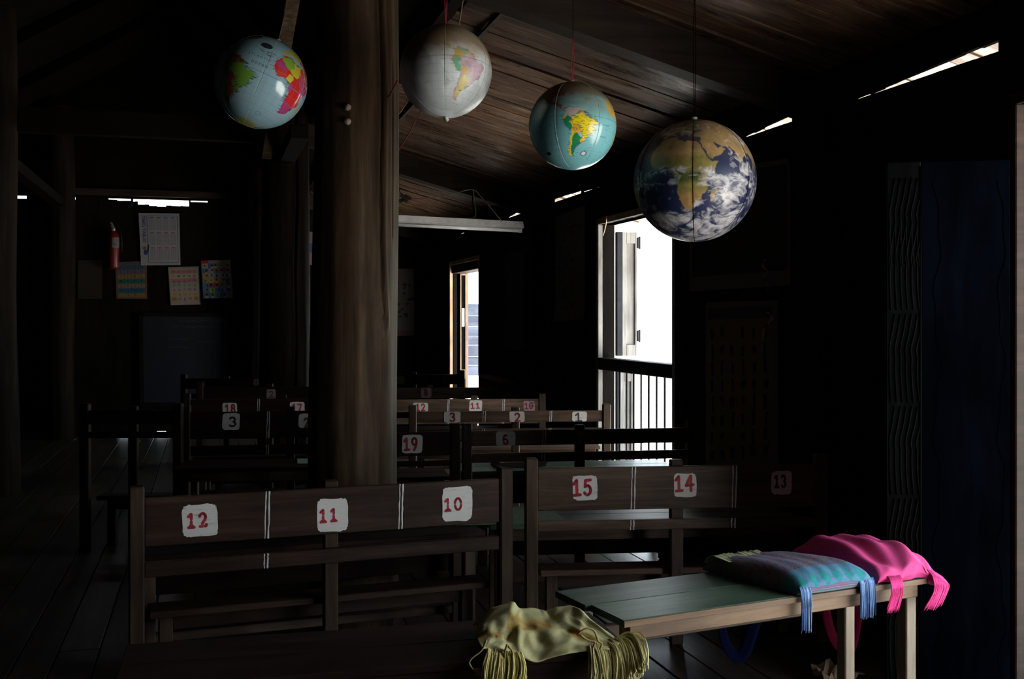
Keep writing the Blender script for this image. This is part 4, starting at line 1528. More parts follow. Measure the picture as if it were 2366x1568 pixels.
t1 = np.clip((17 - lat) / 5, 0, 1)
colr = lerp(np.broadcast_to(sand, LO.shape + (3,)), np.broadcast_to(savn, LO.shape + (3,)), t1)
t2 = np.clip((7 - np.abs(lat + 3)) / 4, 0, 1) * np.clip((36 - LO) / 5, 0, 1)
colr = lerp(colr, np.broadcast_to(forest, LO.shape + (3,)), t2)
t3 = np.clip((-15 - lat) / 5, 0, 1)
colr = lerp(colr, np.broadcast_to(southc, LO.shape + (3,)), t3)
t4 = np.clip((LA - 34) / 10, 0, 1) * np.clip((45 - LO) / 15, 0, 1)
colr = lerp(colr, np.broadcast_to(np.array((.10, .12, .05)), LO.shape + (3,)), t4)
colr = colr * (1 + .22 * sn2)[..., None]
g4[land, :3] = np.clip(colr, 0.01, 1)[land]
g4[inside([(31, -0.5), (34, .5), (34, -2.5), (32, -3)], LO, LA), :3] = (.01, .02, .08)
bias = .445 + .10 * sn1
bias += .10 * np.exp(-((LA + 45) / 13.0) ** 2) + .12 * np.exp(-((LA + 68) / 10.0) ** 2)
bias += .13 * np.exp(-((LA + 8) / 16.0) ** 2 - ((LO - 74) / 20.0) ** 2) + .16 * np.exp(-((LA + 20) / 6.0) ** 2 - ((LO - 64) / 11.0) ** 2)
bias += .18 * np.exp(-((LA - 3.5) / 4.0) ** 2 - ((LO - 14) / 13.0) ** 2) + .20 * np.exp(-((LA - 5) / 6.0) ** 2 - ((LO - 38) / 7.0) ** 2) + .14 * np.exp(-((LA - 4) / 4.0) ** 2 - ((LO + 5) / 9.0) ** 2)
bias += .22 * np.exp(-((LA + 27) / 4.0) ** 2 - ((LO - 31) / 5.0) ** 2)
bias -= .30 * np.exp(-((LA - 22) / 13.0) ** 2) * (LO < 62) + .14 * np.exp(-((LA + 12) / 12.0) ** 2 - ((LO - 20) / 9.0) ** 2) + .10 * np.exp(-((LA + 26) / 6.0) ** 2 - ((LO - 21) / 6.0) ** 2)
bias -= .05 * np.exp(-((LA + 14) / 12.0) ** 2 - ((LO + 8) / 14.0) ** 2) + .12 * np.exp(-((LA - 8) / 9.0) ** 2 - ((LO - 56) / 7.0) ** 2)
g4[..., 3] = bias
f_ = np.clip((LA - 8 + 6 * sn1) / 55.0, 0, 1) * .45
g4[..., :3] = g4[..., :3] * (1 - f_[..., None]) + np.array((.20, .13, .06)) * f_[..., None]
MT4 = vinyl_mat('satellite_globe_print', .42, .45, True)
globe(1605, 418, 141, 4.25, 29, 0, 0, g4, MT4, 'largest globe, a satellite picture of Africa and cloudy oceans', [27.5, 87.5, 147.5, -152.5, -92.5, -32.5], M['darkstring'], M['darkstring'],
      onY(1605, -290, 4.25))

# ------------------------------------------------------------------ cloth bags


def catmull(P, n):
    """P (k,3) -> dense rows along axis 0"""
    P = np.asarray(P, float)
    k = P.shape[0]
    ext = np.concatenate([2 * P[:1] - P[1:2], P, 2 * P[-1:] - P[-2:-1]])
    out = []
    for i in range(k - 1):
        p0, p1, p2, p3 = ext[i], ext[i + 1], ext[i + 2], ext[i + 3]
        for q in range(n):
            t = q / n
            out.append(.5 * ((2 * p1) + (-p0 + p2) * t + (2 * p0 - 5 * p1 + 4 * p2 - p3) * t * t + (-p0 + 3 * p1 - 3 * p2 + p3) * t ** 3))
    out.append(P[-1])
    return np.array(out)


def cloth_mat(name, rough=.9, weave=260.0):
    m, nt, b = newmat(name)
    N = nt.nodes.new
    L = nt.links.new
    at = N('ShaderNodeVertexColor')
    at.layer_name = 'dye'
    tc = N('ShaderNodeTexCoord')
    nz = N('ShaderNodeTexNoise')
    nz.inputs['Scale'].default_value = weave
    nz.inputs['Detail'].default_value = 2
    L(tc.outputs['Object'], nz.inputs['Vector'])
    mr = N('ShaderNodeMapRange')
    mr.inputs['To Min'].default_value = .72
    mr.inputs['To Max'].default_value = 1.25
    L(nz.outputs['Fac'], mr.inputs['Value'])
    sc = N('ShaderNodeVectorMath')
    sc.operation = 'SCALE'
    L(at.outputs['Color'], sc.inputs[0])
    L(mr.outputs[0], sc.inputs['Scale'])
    L(sc.outputs[0], b.inputs['Base Color'])
    b.inputs['Roughness'].default_value = rough
    b.inputs['Specular IOR Level'].default_value = .15
    bp = N('ShaderNodeBump')
    bp.inputs['Strength'].default_value = .35
    bp.inputs['Distance'].default_value = .002
    L(nz.outputs['Fac'], bp.inputs['Height'])
    L(bp.outputs['Normal'], b.inputs['Normal'])
    return m


CLOTH = cloth_mat('woven_cotton')
BAND = cloth_mat('strap_webbing', .95)
BAND.node_tree.nodes['Principled BSDF'].inputs['Specular IOR Level'].default_value = .01
YARN = cloth_mat('cotton_yarn', .85, 400)


def grid_mesh(name, G, C, mat, parent=None, off=(0, 0, 0), thick=.003):
    """grid of points (r,c,3) with colours (r,c,3)"""
    r, c = G.shape[:2]
    V = (G.reshape(-1, 3) - np.array(off)).tolist()
    Fc = [(i * c + j, i * c + j + 1, (i + 1) * c + j + 1, (i + 1) * c + j) for i in range(r - 1) for j in range(c - 1)]
    me = bpy.data.meshes.new(name)
    me.from_pydata(V, [], Fc)
    me.update()
    me.polygons.foreach_set('use_smooth', [True] * len(me.polygons))
    at = me.color_attributes.new('dye', 'FLOAT_COLOR', 'POINT')
    cc = np.ones((r * c, 4), np.float32)
    cc[:, :3] = C.reshape(-1, 3)
    at.data.foreach_set('color', cc.ravel())
    me.materials.append(mat)
    o = bpy.data.objects.new(name, me)
    COL.objects.link(o)
    if parent is not None:
        o.parent = parent
    if thick:
        md = o.modifiers.new('thick', 'SOLIDIFY')
        md.thickness = thick
        md.offset = 0
    return o


def strands(name, paths, cols, r, parent, off, n=4):
    m = MB()
    cc = []
    for p, c in zip(paths, cols):
        k0 = len(m.v)
        m.tube(p, r, n, True, r * .7)
        cc += [c] * (len(m.v) - k0)
    me = bpy.data.meshes.new(name)
    me.from_pydata([(v[0] - off[0], v[1] - off[1], v[2] - off[2]) for v in m.v], [], m.f)
    me.update()
    me.polygons.foreach_set('use_smooth', [True] * len(me.polygons))
    at = me.color_attributes.new('dye', 'FLOAT_COLOR', 'POINT')
    a = np.ones((len(cc), 4), np.float32)
    a[:, :3] = np.array(cc)
    at.data.foreach_set('color', a.ravel())
    me.materials.append(YARN)
    o = bpy.data.objects.new(name, me)
    COL.objects.link(o)
    o.parent = parent
    o['kind'] = 'stuff'
    return o


def onplane(px, py, o, n):
    rx, ry = ray(px)
    d = (o.x * n.x + o.y * n.y) / (rx * n.x + ry * n.y)
    return W(px, py, d)


# cream bag on the left desk -------------------------------------------------
o_near = o0.copy()


def onL(px, py, t):
    return onplane(px, py, o_near + LN * t, LN)


rows = [
    (.20, [(1104, 1442), (1128, 1409), (1160, 1396), (1182, 1389), (1200, 1404), (1240, 1404), (1264, 1409), (1310, 1402), (1335, 1408), (1372, 1434), (1434, 1477)]),
    (.145, [(1101, 1455), (1122, 1430), (1158, 1414), (1184, 1408), (1205, 1420), (1240, 1421), (1270, 1424), (1312, 1418), (1340, 1432), (1378, 1452), (1433, 1483)]),
    (.09, [(1100, 1466), (1124, 1450), (1155, 1442), (1180, 1446), (1206, 1446), (1240, 1446), (1276, 1446), (1314, 1444), (1345, 1458), (1382, 1470), (1430, 1488)]),
    (.05, [(1102, 1478), (1130, 1470), (1155, 1468), (1174, 1474), (1206, 1470), (1240, 1468), (1276, 1470), (1314, 1470), (1346, 1480), (1382, 1484), (1424, 1493)]),
    (.012, [(1108, 1488), (1134, 1486), (1158, 1488), (1182, 1494), (1206, 1496), (1240, 1500), (1274, 1494), (1312, 1490), (1346, 1493), (1378, 1495), (1414, 1497)]),
    (-.015, [(1114, 1497), (1138, 1500), (1160, 1502), (1190, 1510), (1214, 1522), (1238, 1529), (1272, 1519), (1310, 1510), (1346, 1504), (1376, 1501), (1406, 1500)]),
]
ctl = []
for t, pts in rows:
    ctl.append([tuple(onL(px, py, t * (1 if i < 8 else (.75 if i == 8 else .45 if i == 9 else .12)))) for i, (px, py) in enumerate(pts)])
ctl = np.array(ctl)
for i in range(ctl.shape[0] - 1):
    ctl[i, :, 2] = np.maximum(ctl[i, :, 2], TZ + .006)
back = ctl[0].copy()
back += np.array([LN.x, LN.y, 0]) * .07
back[:, 2] = TZ + .004 + (back[:, 2] - TZ) * .25
ctl = np.concatenate([back[None], ctl])
g = catmull(ctl, 9)
g = catmull(g.transpose(1, 0, 2), 9).transpose(1, 0, 2)
r_, c_ = g.shape[:2]
vv, uu = np.meshgrid(np.linspace(0, 1, r_), np.linspace(0, 1, c_), indexing='ij')
disp = .0035 * np.sin(uu * 25 + 4 * np.sin(vv * 4)) * np.sin(vv * 6 + 2) + .0008 * np.sin(uu * 52 + vv * 13) + .0005 * np.sin(vv * 40 + uu * 27)
disp += -.030 * np.exp(-((uu - .53 - .25 * (vv - .7)) / .05) ** 2 - ((vv - .70) / .13) ** 2)
disp += -.010 * np.exp(-((uu - .30) / .045) ** 2 - ((vv - .60) / .16) ** 2) + .010 * np.exp(-((uu - .37) / .03) ** 2 - ((vv - .7) / .2) ** 2)
disp += -.006 * np.exp(-((uu - .17) / .04) ** 2 - ((vv - .5) / .12) ** 2)
for i in range(r_):
    for j in range(c_):
        U, V_ = uu[i, j], vv[i, j]
        q = Vector((U * 5.2 + 1.5 * V_, V_ * 3.4 - U, 3.7))
        a1, a2 = mnoise.noise(q), mnoise.noise(q * 2.3 + Vector((9, 4, 1)))
        disp[i, j] += .011 * (.35 - abs(a1) * 1.6) + .0045 * (.3 - abs(a2) * 1.5)
cre = uu - (.58 + .22 * (vv - .15))
disp += np.where((vv > .12) & (vv < .55), .010 * np.clip(cre / .04, -.3, 1) * np.exp(-np.maximum(cre, 0) / .10), 0)
g[..., 2] += np.clip(disp, -.04, .02) * np.clip(1.2 - vv, .3, 1)
g[..., 0] -= LN.x * np.clip(disp, -.04, .02) * .6
g[..., 1] -= LN.y * np.clip(disp, -.04, .02) * .6
g[..., 2] = np.where(vv < .80, np.maximum(g[..., 2], TZ + .004), g[..., 2])
col = np.zeros(g.shape)
col[...] = (.50, .475, .25)
nzc = np.sin(uu * 37 + 2 * np.sin(vv * 21)) * np.sin(vv * 33 + 2 * np.sin(uu * 19))
ragg = .010 * np.sin(uu * 70) + .008 * np.sin(uu * 131 + 2)
band = np.exp(-((vv - .47 + ragg) / .10) ** 4) * (uu > .26) * (uu < .60) + np.exp(-((vv - .66 + ragg) / .07) ** 4) * (uu < .26) + np.exp(-((vv - .60 + ragg) / .08) ** 4) * (uu > .70) * (uu < .88)
bnd = np.clip(band * (.75 + .35 * nzc), 0, 1)
col = col * (1 - bnd[..., None]) + np.array((.42, .255, .050)) * bnd[..., None]
stain = np.clip(.5 + .5 * np.sin(uu * 11 + 3 * np.sin(vv * 7)) * np.sin(vv * 9 + 1), 0, 1) * .22
col = col * (1 - stain[..., None] * np.array((.5, .6, 1.0)))
for (u0, v0) in ((.33, .54), (.50, .50), (.16, .70), (.76, .60)):
    k = (np.hypot((uu - u0) * 2.2, (vv - v0) * 1.4) + .010 * nzc) < .022
    col[k] = (.42, .04, .03)
yb = empty('shoulder_bag', tuple(onL(1240, 1480, .06)))
tag(yb, 'cream woven bag with ochre band and long fringe, slumped on the left desk', 'bag')
YO = yb.location
grid_mesh('bag_body', g, col, CLOTH, yb, YO, .004)


def fall(a, b, sag, k=9, side=None, jit=0.0, rr=None):
    a, b = Vector(a), Vector(b)
    P = []
    for i in range(k + 1):
        t = i / k
        p = a.lerp(b, t)
        p.z += sag * math.sin(math.pi * min(1, t * 1.15)) * (1 - t * .4)
        if side is not None:
            p += side * math.sin(math.pi * t)
        P.append(p)
    return P


rr = random.Random(21)
paths, cols = [], []
for i in range(240):
    f = rr.random()
    a = onL(1362 + 66 * f + rr.uniform(-4, 4), 1494 - 14 * f + rr.uniform(-6, 8), .0 + .10 * f)
    f2 = min(1, max(0, f + rr.uniform(-.14, .14)))
    b = onL(1364 + 128 * f2 + rr.uniform(-6, 6), 1608 - 62 * f2 ** 1.6 + rr.uniform(-14, 10), -.055 - .02 * rr.random())
    paths.append(fall(a, b, rr.uniform(.012, .03) + .025 * f2, 10, LT * (.012 * rr.uniform(-1, 1.2) + .022 * f2)))
    k_ = rr.uniform(.8, 1.15)
    cols.append([c * k_ for c in (.76, .70, .36)])
strands('fringe', paths, cols, .0027, yb, YO)
paths, cols = [], []
for i in range(190):
    f = rr.random()
    a = onL(1128 + 78 * f, 1500 + 10 * f + rr.uniform(-4, 4), -.012)
    bx_ = 1118 + 92 * f + rr.uniform(-8, 8) - 10 * (f > .8)
    b = onL(bx_, 1612 + rr.uniform(-20, 20), -.05 - .015 * rr.random())
    paths.append(fall(a, b, .006, 8, LT * (.016 * (f - .3) + rr.uniform(-.008, .008))))
    k_ = rr.uniform(.75, 1.15)
    cols.append([c * k_ for c in (.70, .62, .26)])
strands('fringe', paths, cols, .0027, yb, YO)
OCHRE = plain('ochre_cord', (.36, .27, .09), .8, .2)
for pts in ([(1124, 1478), (1112, 1502), (1092, 1518), (1084, 1530), (1092, 1545), (1104, 1553)], [(1172, 1488), (1166, 1510), (1172, 1535), (1166, 1560), (1160, 1580)],
            [(1174, 1492), (1184, 1505), (1182, 1528), (1172, 1560)], [(1335, 1464), (1352, 1452), (1372, 1456), (1382, 1480), (1390, 1486), (1386, 1500)], [(1340, 1466), (1358, 1478), (1374, 1482), (1370, 1495)]):
    MB().tube(catmull([tuple(onL(px, py, -.022)) for px, py in pts], 5), .0028, 6).build('drawstring', OCHRE, yb, True, off=YO)
k_ = onL(1104, 1551, -.022)
MB().box(k_, (.014, .012, .016)).build('knot', OCHRE, yb, True, off=YO)

# ---------------------------------------------------------------- right desk bags
DO = A_.copy()
DO.z = 0


def D(s, t, h):
    p = DO + DT * s + DN * t
    return (p.x, p.y, TZ + h)


def onD(px, py, t):
    return onplane(px, py, DO + DN * t, DN)


def pillow(prof, sA, sB, sC, sD, nu, colf, hf=None, edge=8.0):
    """profile (t,h) swept from front-left/back-left (sA,sC) to front-right/back-right (sB,sD)"""
    P = catmull(np.array([(t, h, 0) for t, h in prof]), 10)
    nw = len(P)
    G = np.zeros((nw, nu, 3))
    C = np.zeros((nw, nu, 3))
    for i in range(nw):
        w = i / (nw - 1)
        t, h = P[i, 0], P[i, 1]
        f = min(1, max(0, t / .42))
        for j in range(nu):
            u = j / (nu - 1)
            e = max(0.0, 1 - abs(2 * u - 1) ** edge) ** .5
            s = (sA + (sB - sA) * u) * (1 - f) + (sC + (sD - sC) * u) * f
            hh = h * e + .003
            dt = 0
            if hf:
                hh, s, dt = hf(u, w, hh, s, e)
            G[i, j] = D(s, t * (1 if t > .02 else (e * .5 + .5)) + dt, hh)
            C[i, j] = colf(u, w, s, t)
    return G, C


def blue_col(u, w, s, t):
    n = math.sin(u * 61 + 3 * math.sin(w * 40)) * math.sin(w * 90 + 2 * math.sin(u * 50))
    if w < .05:
        return (.20, .26, .31)
    if w < .155:
        k = int((w - .05) / .015)
        return [(.11, .20, .32), (.34, .06, .10), (.30, .36, .44), (.10, .16, .30), (.36, .07, .11)][k % 5]
    if w < .42:
        a = abs(((u * 6.5) % 1) - .5) * 2
        b = abs((w - .27) / .12)
        dd = a + b * .8
        if dd < .45:
            return (.02, .30, .27)
        if dd < .85:
            return (.05, .22, .30)
        return (.10, .24, .36)
    if w > .90:
        return (.30, .34, .16) if n > -.3 else (.10, .10, .12)
    if n > .55:
        return (.22, .07, .12)
    if n < -.5:
        return (.14, .13, .26)
    return (.17, .18, .22)


def blue_h(u, w, h, s, e):
    h += (.0022 * math.sin(u * 11 + w * 9) + .0012 * math.sin(u * 33 - w * 17)) * (1 if .12 < w < .9 else .2) * e
    return max(.002, h), s, 0


bb = empty('shoulder_bag', D(.82, .2, 0))
tag(bb, 'blue and teal woven bag with two blue tassels on the right desk', 'bag')
prof = [(-.004, .000), (-.012, .018), (-.008, .042), (.035, .066), (.11, .072), (.24, .066), (.36, .052), (.42, .026), (.425, .0)]
G, C = pillow(prof, .66, .985, .60, .93, 61, blue_col, blue_h)
grid_mesh('bag_body', G, C, CLOTH, bb, bb.location, .003)
# pale lace trimming along the back of the blue bag
rr = random.Random(31)
G = np.zeros((5, 26, 3))
G = np.zeros((5, 90, 3))
for j in range(90):
    s_ = .615 + .20 * j / 89
    for i, (t_, h_) in enumerate(((.30, .052), (.35, .058), (.39, .060), (.42, .044), (.44, .022))):
        q_ = Vector((s_ * 45, t_ * 30, 2.2))
        G[i, j] = D(s_, t_ + .008 * mnoise.noise(q_) + rr.uniform(-.001, .001), h_ + .007 * mnoise.noise(q_ * 1.7) + .002 * (j % 3 == 0) * (i in (0, 4)))
Cc = np.zeros(G.shape)
Cc[...] = (.40, .45, .26)
grid_mesh('lace_trim', G, Cc, CLOTH, bb, bb.location, .002)
# tassels
rr = random.Random(5)
for (u0, u1) in ((.02, .15), (.80, 1.0)):
    paths, cols = [], []
    for i in range(34):
        u = u0 + (u1 - u0) * (i + .5) / 34
        s = .66 + .325 * u
        z1 = -.092 - rr.uniform(0, .014) - (.014 if u0 < .5 else 0)
        q = rr.uniform(-.004, .004)
        paths.append([D(s, -.010, .030), D(s + q * .3, -.018, .012), D(s + q * .6, -.021, -.03), D(s + q, -.019 + rr.uniform(-.003, .003), z1)])
        cols.append(rr.choice([(.10, .20, .42), (.05, .10, .28), (.26, .38, .55), (.04, .07, .20), (.14, .28, .48)]))
    strands('tassel', paths, cols, .0024, bb, bb.location)


def strap(name, root, pts, t, wdt, col, tz=.0):
    """flat woven band hanging in a loop behind the desk"""
    P = catmull([tuple(onD(px, py, t)) for px, py in pts], 6)
    Gs = []
    for i, p in enumerate(P):
        a = P[min(i + 1, len(P) - 1)] - P[max(i - 1, 0)]
        a /= np.linalg.norm(a)
        nrm = np.array((DN.x, DN.y, 0))
        sd = np.cross(a, nrm)
        sd /= np.linalg.norm(sd)
        k = i / (len(P) - 1)
        tw = math.sin(math.pi * k) * .45
        sd = sd * math.cos(tw) + nrm * math.sin(tw)
        Gs.append([p - sd * wdt / 2, p - sd * wdt / 6, p + sd * wdt / 6, p + sd * wdt / 2])
    Gs = np.array(Gs)
    Cc = np.zeros(Gs.shape)
    Cc[...] = col
    Cc[:, 0] = [c * 1.5 for c in col]
    Cc[:, 3] = [c * 1.5 for c in col]
    return grid_mesh(name, Gs, Cc, BAND, root, root.location, .002)


strap('strap', bb, [(1662, 1362), (1666, 1420), (1672, 1470), (1688, 1505), (1706, 1516), (1722, 1500), (1736, 1462), (1754, 1405), (1768, 1352)], .445, .048, (.0012, .002, .010))


def pink_col(u, w, s, t):
    if w < .10:
        return (.64, .055, .23)
    n = math.sin(u * 40) * math.sin(w * 55)
    if u > .84 and .15 < w < .30:
        return (.12, .03, .30)
    return (.68 + .03 * n, .075, .26)


def pink_h(u, w, h, s, e):
    inn = (1 if .1 < w < .92 else .25)
    h += e * inn * (.010 * math.sin(u * 9 + w * 6 + 1) + .006 * math.sin(u * 23 - w * 13) + .005 * math.sin(w * 24 + u * 7))
    h += -.030 * e * math.exp(-((u - .74) / .05) ** 2 - ((w - .22) / .10) ** 2) + .014 * math.exp(-((u - .60) / .07) ** 2 - ((w - .3) / .2) ** 2) * e
    h += -.020 * e * math.exp(-((u - .25) / .08) ** 2 - ((w - .40) / .14) ** 2)
    if s > DL - .02:
        h -= (s - DL + .02) * .55
        return h, s, 0
    return max(.002, h), s, 0


pb = empty('shoulder_bag', D(1.14, .2, 0))
tag(pb, 'bright pink woven bag slumped over the right end of the right desk', 'bag')
prof = [(-.002, .000), (-.016, .022), (-.012, .050), (.04, .080), (.13, .098), (.25, .100), (.35, .078), (.42, .035), (.43, .0)]
G, C = pillow(prof, 1.005, 1.305, 1.00, 1.31, 71, pink_col, pink_h)
grid_mesh('bag_body', G, C, CLOTH, pb, pb.location, .003)
rr = random.Random(6)
for kind in (0, 1):
    paths, cols = [], []
    for i in range(38):
        f = (i + .5) / 38
        q = rr.uniform(-.004, .004)
        if kind == 0:
            s = 1.045 + .055 * f
            paths.append([D(s, -.016, .030), D(s + .004, -.026, .010), D(s + .004 + q, -.030, -.03), D(s - .014 + q, -.026, -.085 - rr.uniform(0, .012)), ])
        else:
            s = 1.232 + .085 * f
            t = -.018 + .02 * max(0, f - .5)
            dz = -.5 * max(0, s - DL) - .004
            paths.append([D(s, t + .006, .034 + dz), D(s + .010, t - .010, .014 + dz), D(s + .012 + q, t - .014, -.04), D(s - .020 - .012 * (1 - f) + q, t - .010, -.098 - rr.uniform(0, .012) + .012 * abs(f - .4))])
        paths[-1] = [Vector(p) for p in catmull(np.array(paths[-1]), 4)]
        k_ = rr.uniform(.8, 1.12)
        cols.append([c * k_ for c in (.72, .05, .24)])
    strands('tassel', paths, cols, .0024, pb, pb.location)
strap('strap', pb, [(1900, 1330), (1906, 1400), (1920, 1460), (1940, 1492), (1957, 1500), (1966, 1480), (1976, 1430), (1984, 1380), (1990, 1330)], .447, .056, (.020, .0007, .004))

# ------------------------------------------------------------------ wall charts


class Sheet:
    """flat printed sheet given by its four corners; print goes on as thin patches"""

    def __init__(self, name, corners, col, label, cat='poster', group=None, curl=0.0, nrm=None, th=.003):
        self.c = [Vector(p) for p in corners]      # tl tr br bl
        tl, tr, br, bl = self.c
        n = (bl - tl).cross(tr - tl).normalized()
        self.n = n if nrm is None else Vector(nrm)
        self.o = (tl + tr + br + bl) / 4
        G = 8
        m = MB()
        V = []
        self.curl = curl
        for j in range(G + 1):
            for i in range(G + 1):
                V.append(self.p(i / G, j / G, 0))
        k = len(V)
        V2 = [v - self.n * th for v in V]
        Fc = [(j * (G + 1) + i, j * (G + 1) + i + 1, (j + 1) * (G + 1) + i + 1, (j + 1) * (G + 1) + i) for j in range(G) for i in range(G)]
        F2 = [tuple(q + k for q in f[::-1]) for f in Fc]
        m.add(V + V2, Fc + F2)
        self.root = m.build(name, col, None, off=self.o, loc=self.o)
        tag(self.root, label, cat, group)

    def p(self, u, v, up):
        tl, tr, br, bl = self.c
        q = tl.lerp(tr, u).lerp(bl.lerp(br, u), v)
        return q + self.n * (up + self.curl * max(0, v - .8) ** 2 * 25)

    def patch(self, name, polys, mat, up=.0012, stuff=False):
        m = MB()
        for pl in polys:
            m.add([self.p(u, v, up) for u, v in pl], [tuple(range(len(pl)))])
        o = m.build(name, mat, self.root, off=self.o)
        if stuff:
            o['kind'] = 'stuff'
        return o

    def rect(self, u0, u1, v0, v1):
        return [(u0, v0), (u1, v0), (u1, v1), (u0, v1)]

    def text(self, name, s, u, v, h, mat, rot=0, asp=None, up=.002):
        tl, tr, br, bl = self.c
        a = (tr - tl).length / (bl - tl).length if asp is None else asp
        V, Fc = text_mesh(s, h, .022)
        m = MB()
        P = []
        for x, y in V:
            if rot:
                x, y = y, -x
            P.append(self.p(u + x / a, v - y, up))
        m.add(P, Fc)
        return m.build(name, mat, self.root, off=self.o)


def backsheet(pts, off=.02):
    return [onY(px, py, YB - off) for px, py in pts]


def wallsheet(px0, py0t, py0b, px1, py1t, py1b, off=.02):
    return [onX(px0, py0t, XR - off), onX(px1, py1t, XR - off), onX(px1, py1b, XR - off), onX(px0, py0b, XR - off)]


GP = 'charts on the back wall'
# times tables
SHADE = .55
s = Sheet('poster', backsheet([(320, 492), (414, 493), (417, 612), (326, 613)], .03), flat(.42, .41, .43), 'white times tables poster, topmost of the charts on the back wall', 'poster', GP)
s.text('printed_title', 'TIMES TABLES', .11, .305, .083, flat(.16, .06, .26), 1)
s.patch('printed_frame', [s.rect(.19, .955, .045, .055), s.rect(.19, .955, .945, .955), s.rect(.19, .205, .045, .955), s.rect(.94, .955, .045, .955)], flat(.05, .14, .26))
rl, rd_, rt = [], [], []
for rrow in range(3):
    for cc_ in range(4):
        u0, v0 = .24 + .175 * cc_, .075 + .29 * rrow
        rt.append(s.rect(u0 + .02, u0 + .12, v0, v0 + .022))
        for k in range(12):
            vv_ = v0 + .035 + .0185 * k
            rl.append(s.rect(u0, u0 + .035, vv_, vv_ + .008))
            rl.append(s.rect(u0 + .05, u0 + .085, vv_, vv_ + .008))
            rl.append(s.rect(u0 + .10, u0 + .14, vv_, vv_ + .008))
s.patch('printed_table', rl, flat(.22, .20, .24), .0012, True)
s.patch('printed_heading', rt[4:], flat(.40, .10, .14), .0012, True)
s.patch('printed_heading', rt[:4], flat(.12, .12, .3), .0012, True)
s.patch('printed_figure', [[(.05 + .05 * math.cos(a) + .06, .67 + .035 * math.sin(a)) for a in [k * .628 for k in range(10)]]], flat(.36, .14, .05))
s.patch('printed_figure', [[(.13 + .055 * math.cos(a), .75 + .05 * math.sin(a)) for a in [k * .628 for k in range(10)]], [(.19, .58), (.23, .62), (.20, .76), (.16, .74)]], flat(.03, .08, .22))
# Latin alphabet
s = Sheet('poster', backsheet([(266, 606), (339, 602), (340, 690), (269, 690)]), flat(.20, .08, .05), 'alphabet chart with coloured rows of capital letters', 'poster', GP)
rowsA = ['ABCD', 'EFGH', 'IJKL', 'MNOP', 'QRST', 'UVWX', 'YZ']
bandc = [(.04, .11, .15), (.17, .11, .16), (.30, .20, .05), (.02, .16, .13), (.26, .19, .14), (.03, .13, .22), (.24, .18, .05)]
letc = [(.03, .05, .12), (.06, .03, .12), (.10, .03, .02), (.01, .05, .05), (.32, .03, .03), (.02, .03, .12), (.14, .04, .14)]
s.patch('printed_heading', [s.rect(.06, .94, .03, .085)], flat(.05, .10, .18))
for k, rw in enumerate(rowsA):
    v0 = .10 + .124 * k
    s.patch('printed_band', [s.rect(.06, .94, v0, v0 + .116)], flat(*bandc[k]))
    for q, ch in enumerate(rw):
        u = .17 + .22 * q if len(rw) == 4 else .39 + .22 * q
        s.text('printed_letter', ch, u, v0 + .058, .105, flat(*letc[k]))
for cc_ in (.28, .50, .72):
    s.patch('printed_line', [s.rect(cc_ - .006, cc_ + .006, .10, .85)], flat(.03, .04, .06), .0015)
# local script consonants
s = Sheet('poster', backsheet([(388, 617), (459, 615), (463, 703), (394, 705)]), flat(.40, .33, .28), 'pale chart with seven rows of round script letters', 'poster', GP)
rowsB = ['ကခဂဃင', 'စဆဇဈည', 'ဋဌဍဎဏ', 'တထဒဓန', 'ပဖဗဘမ', 'ယရလဝသ', 'ဟဠအ']
bb_ = [(.42, .20, .20), (.42, .37, .26), (.42, .20, .22), (.36, .36, .24), (.42, .32, .30), (.44, .36, .20), (.44, .32, .26)]
lc_ = [(.36, .03, .10), (.04, .05, .06), (.34, .02, .10), (.02, .20, .20), (.12, .06, .16), (.34, .14, .03), (.16, .05, .22)]
s.patch('printed_edge', [s.rect(.0, .03, .05, 1), s.rect(.0, 1, .0, .045)], flat(.22, .26, .16))
s.patch('printed_edge', [s.rect(.97, 1, .05, .95)], flat(.05, .20, .22))
for k, rw in enumerate(rowsB):
    v0 = .075 + .118 * k
    s.patch('printed_band', [s.rect(.06, .95, v0, v0 + .108)], flat(*bb_[k]))
    for q, ch in enumerate(rw):
        u = .16 + .17 * q if len(rw) == 5 else .33 + .17 * q
        s.text('printed_letter', ch, u, v0 + .05, .085, flat(*lc_[k]))
s.patch('printed_block', [s.rect(.07, .22, .79, .88), s.rect(.80, .94, .79, .88)], flat(.50, .16, .02), .0016)
# picture chart
s = Sheet('poster', backsheet([(464, 602), (533, 600), (538, 688), (470, 689)]), flat(.22, .14, .26), 'colourful picture chart, rightmost of the group on the back wall', 'poster', GP)
rr = random.Random(12)
pal = [(.04, .14, .40), (.36, .26, .28), (.30, .12, .24), (.44, .30, .06), (.05, .26, .28), (.44, .22, .14), (.28, .36, .42), (.46, .40, .10), (.40, .07, .09), (.10, .26, .10)]
for k in range(7):
    for q in range(5):
        u0, v0 = .04 + .186 * q, .085 + .128 * k
        s.patch('printed_picture', [s.rect(u0, u0 + .180, v0, v0 + .122)], flat(*rr.choice(pal)))
        cu, cv, cr = u0 + rr.uniform(.05, .13), v0 + rr.uniform(.04, .06), rr.uniform(.025, .045)
        s.patch('printed_head', [[(cu + cr * math.cos(a), cv + cr * .8 * math.sin(a)) for a in [i * .785 for i in range(8)]]], flat(.03, .02, .03), .0016)
        s.patch('printed_body', [[(cu + cr * 1.5 * math.cos(a), cv + .05 + cr * 1.0 * math.sin(a)) for a in [i * .785 for i in range(8)]]], flat(*rr.choice(pal)), .0014)
s.patch('printed_band', [s.rect(.0, .25, .0, .075)], flat(.40, .02, .06))
s.patch('printed_band', [s.rect(.25, .75, .0, .075)], flat(.36, .22, .28))
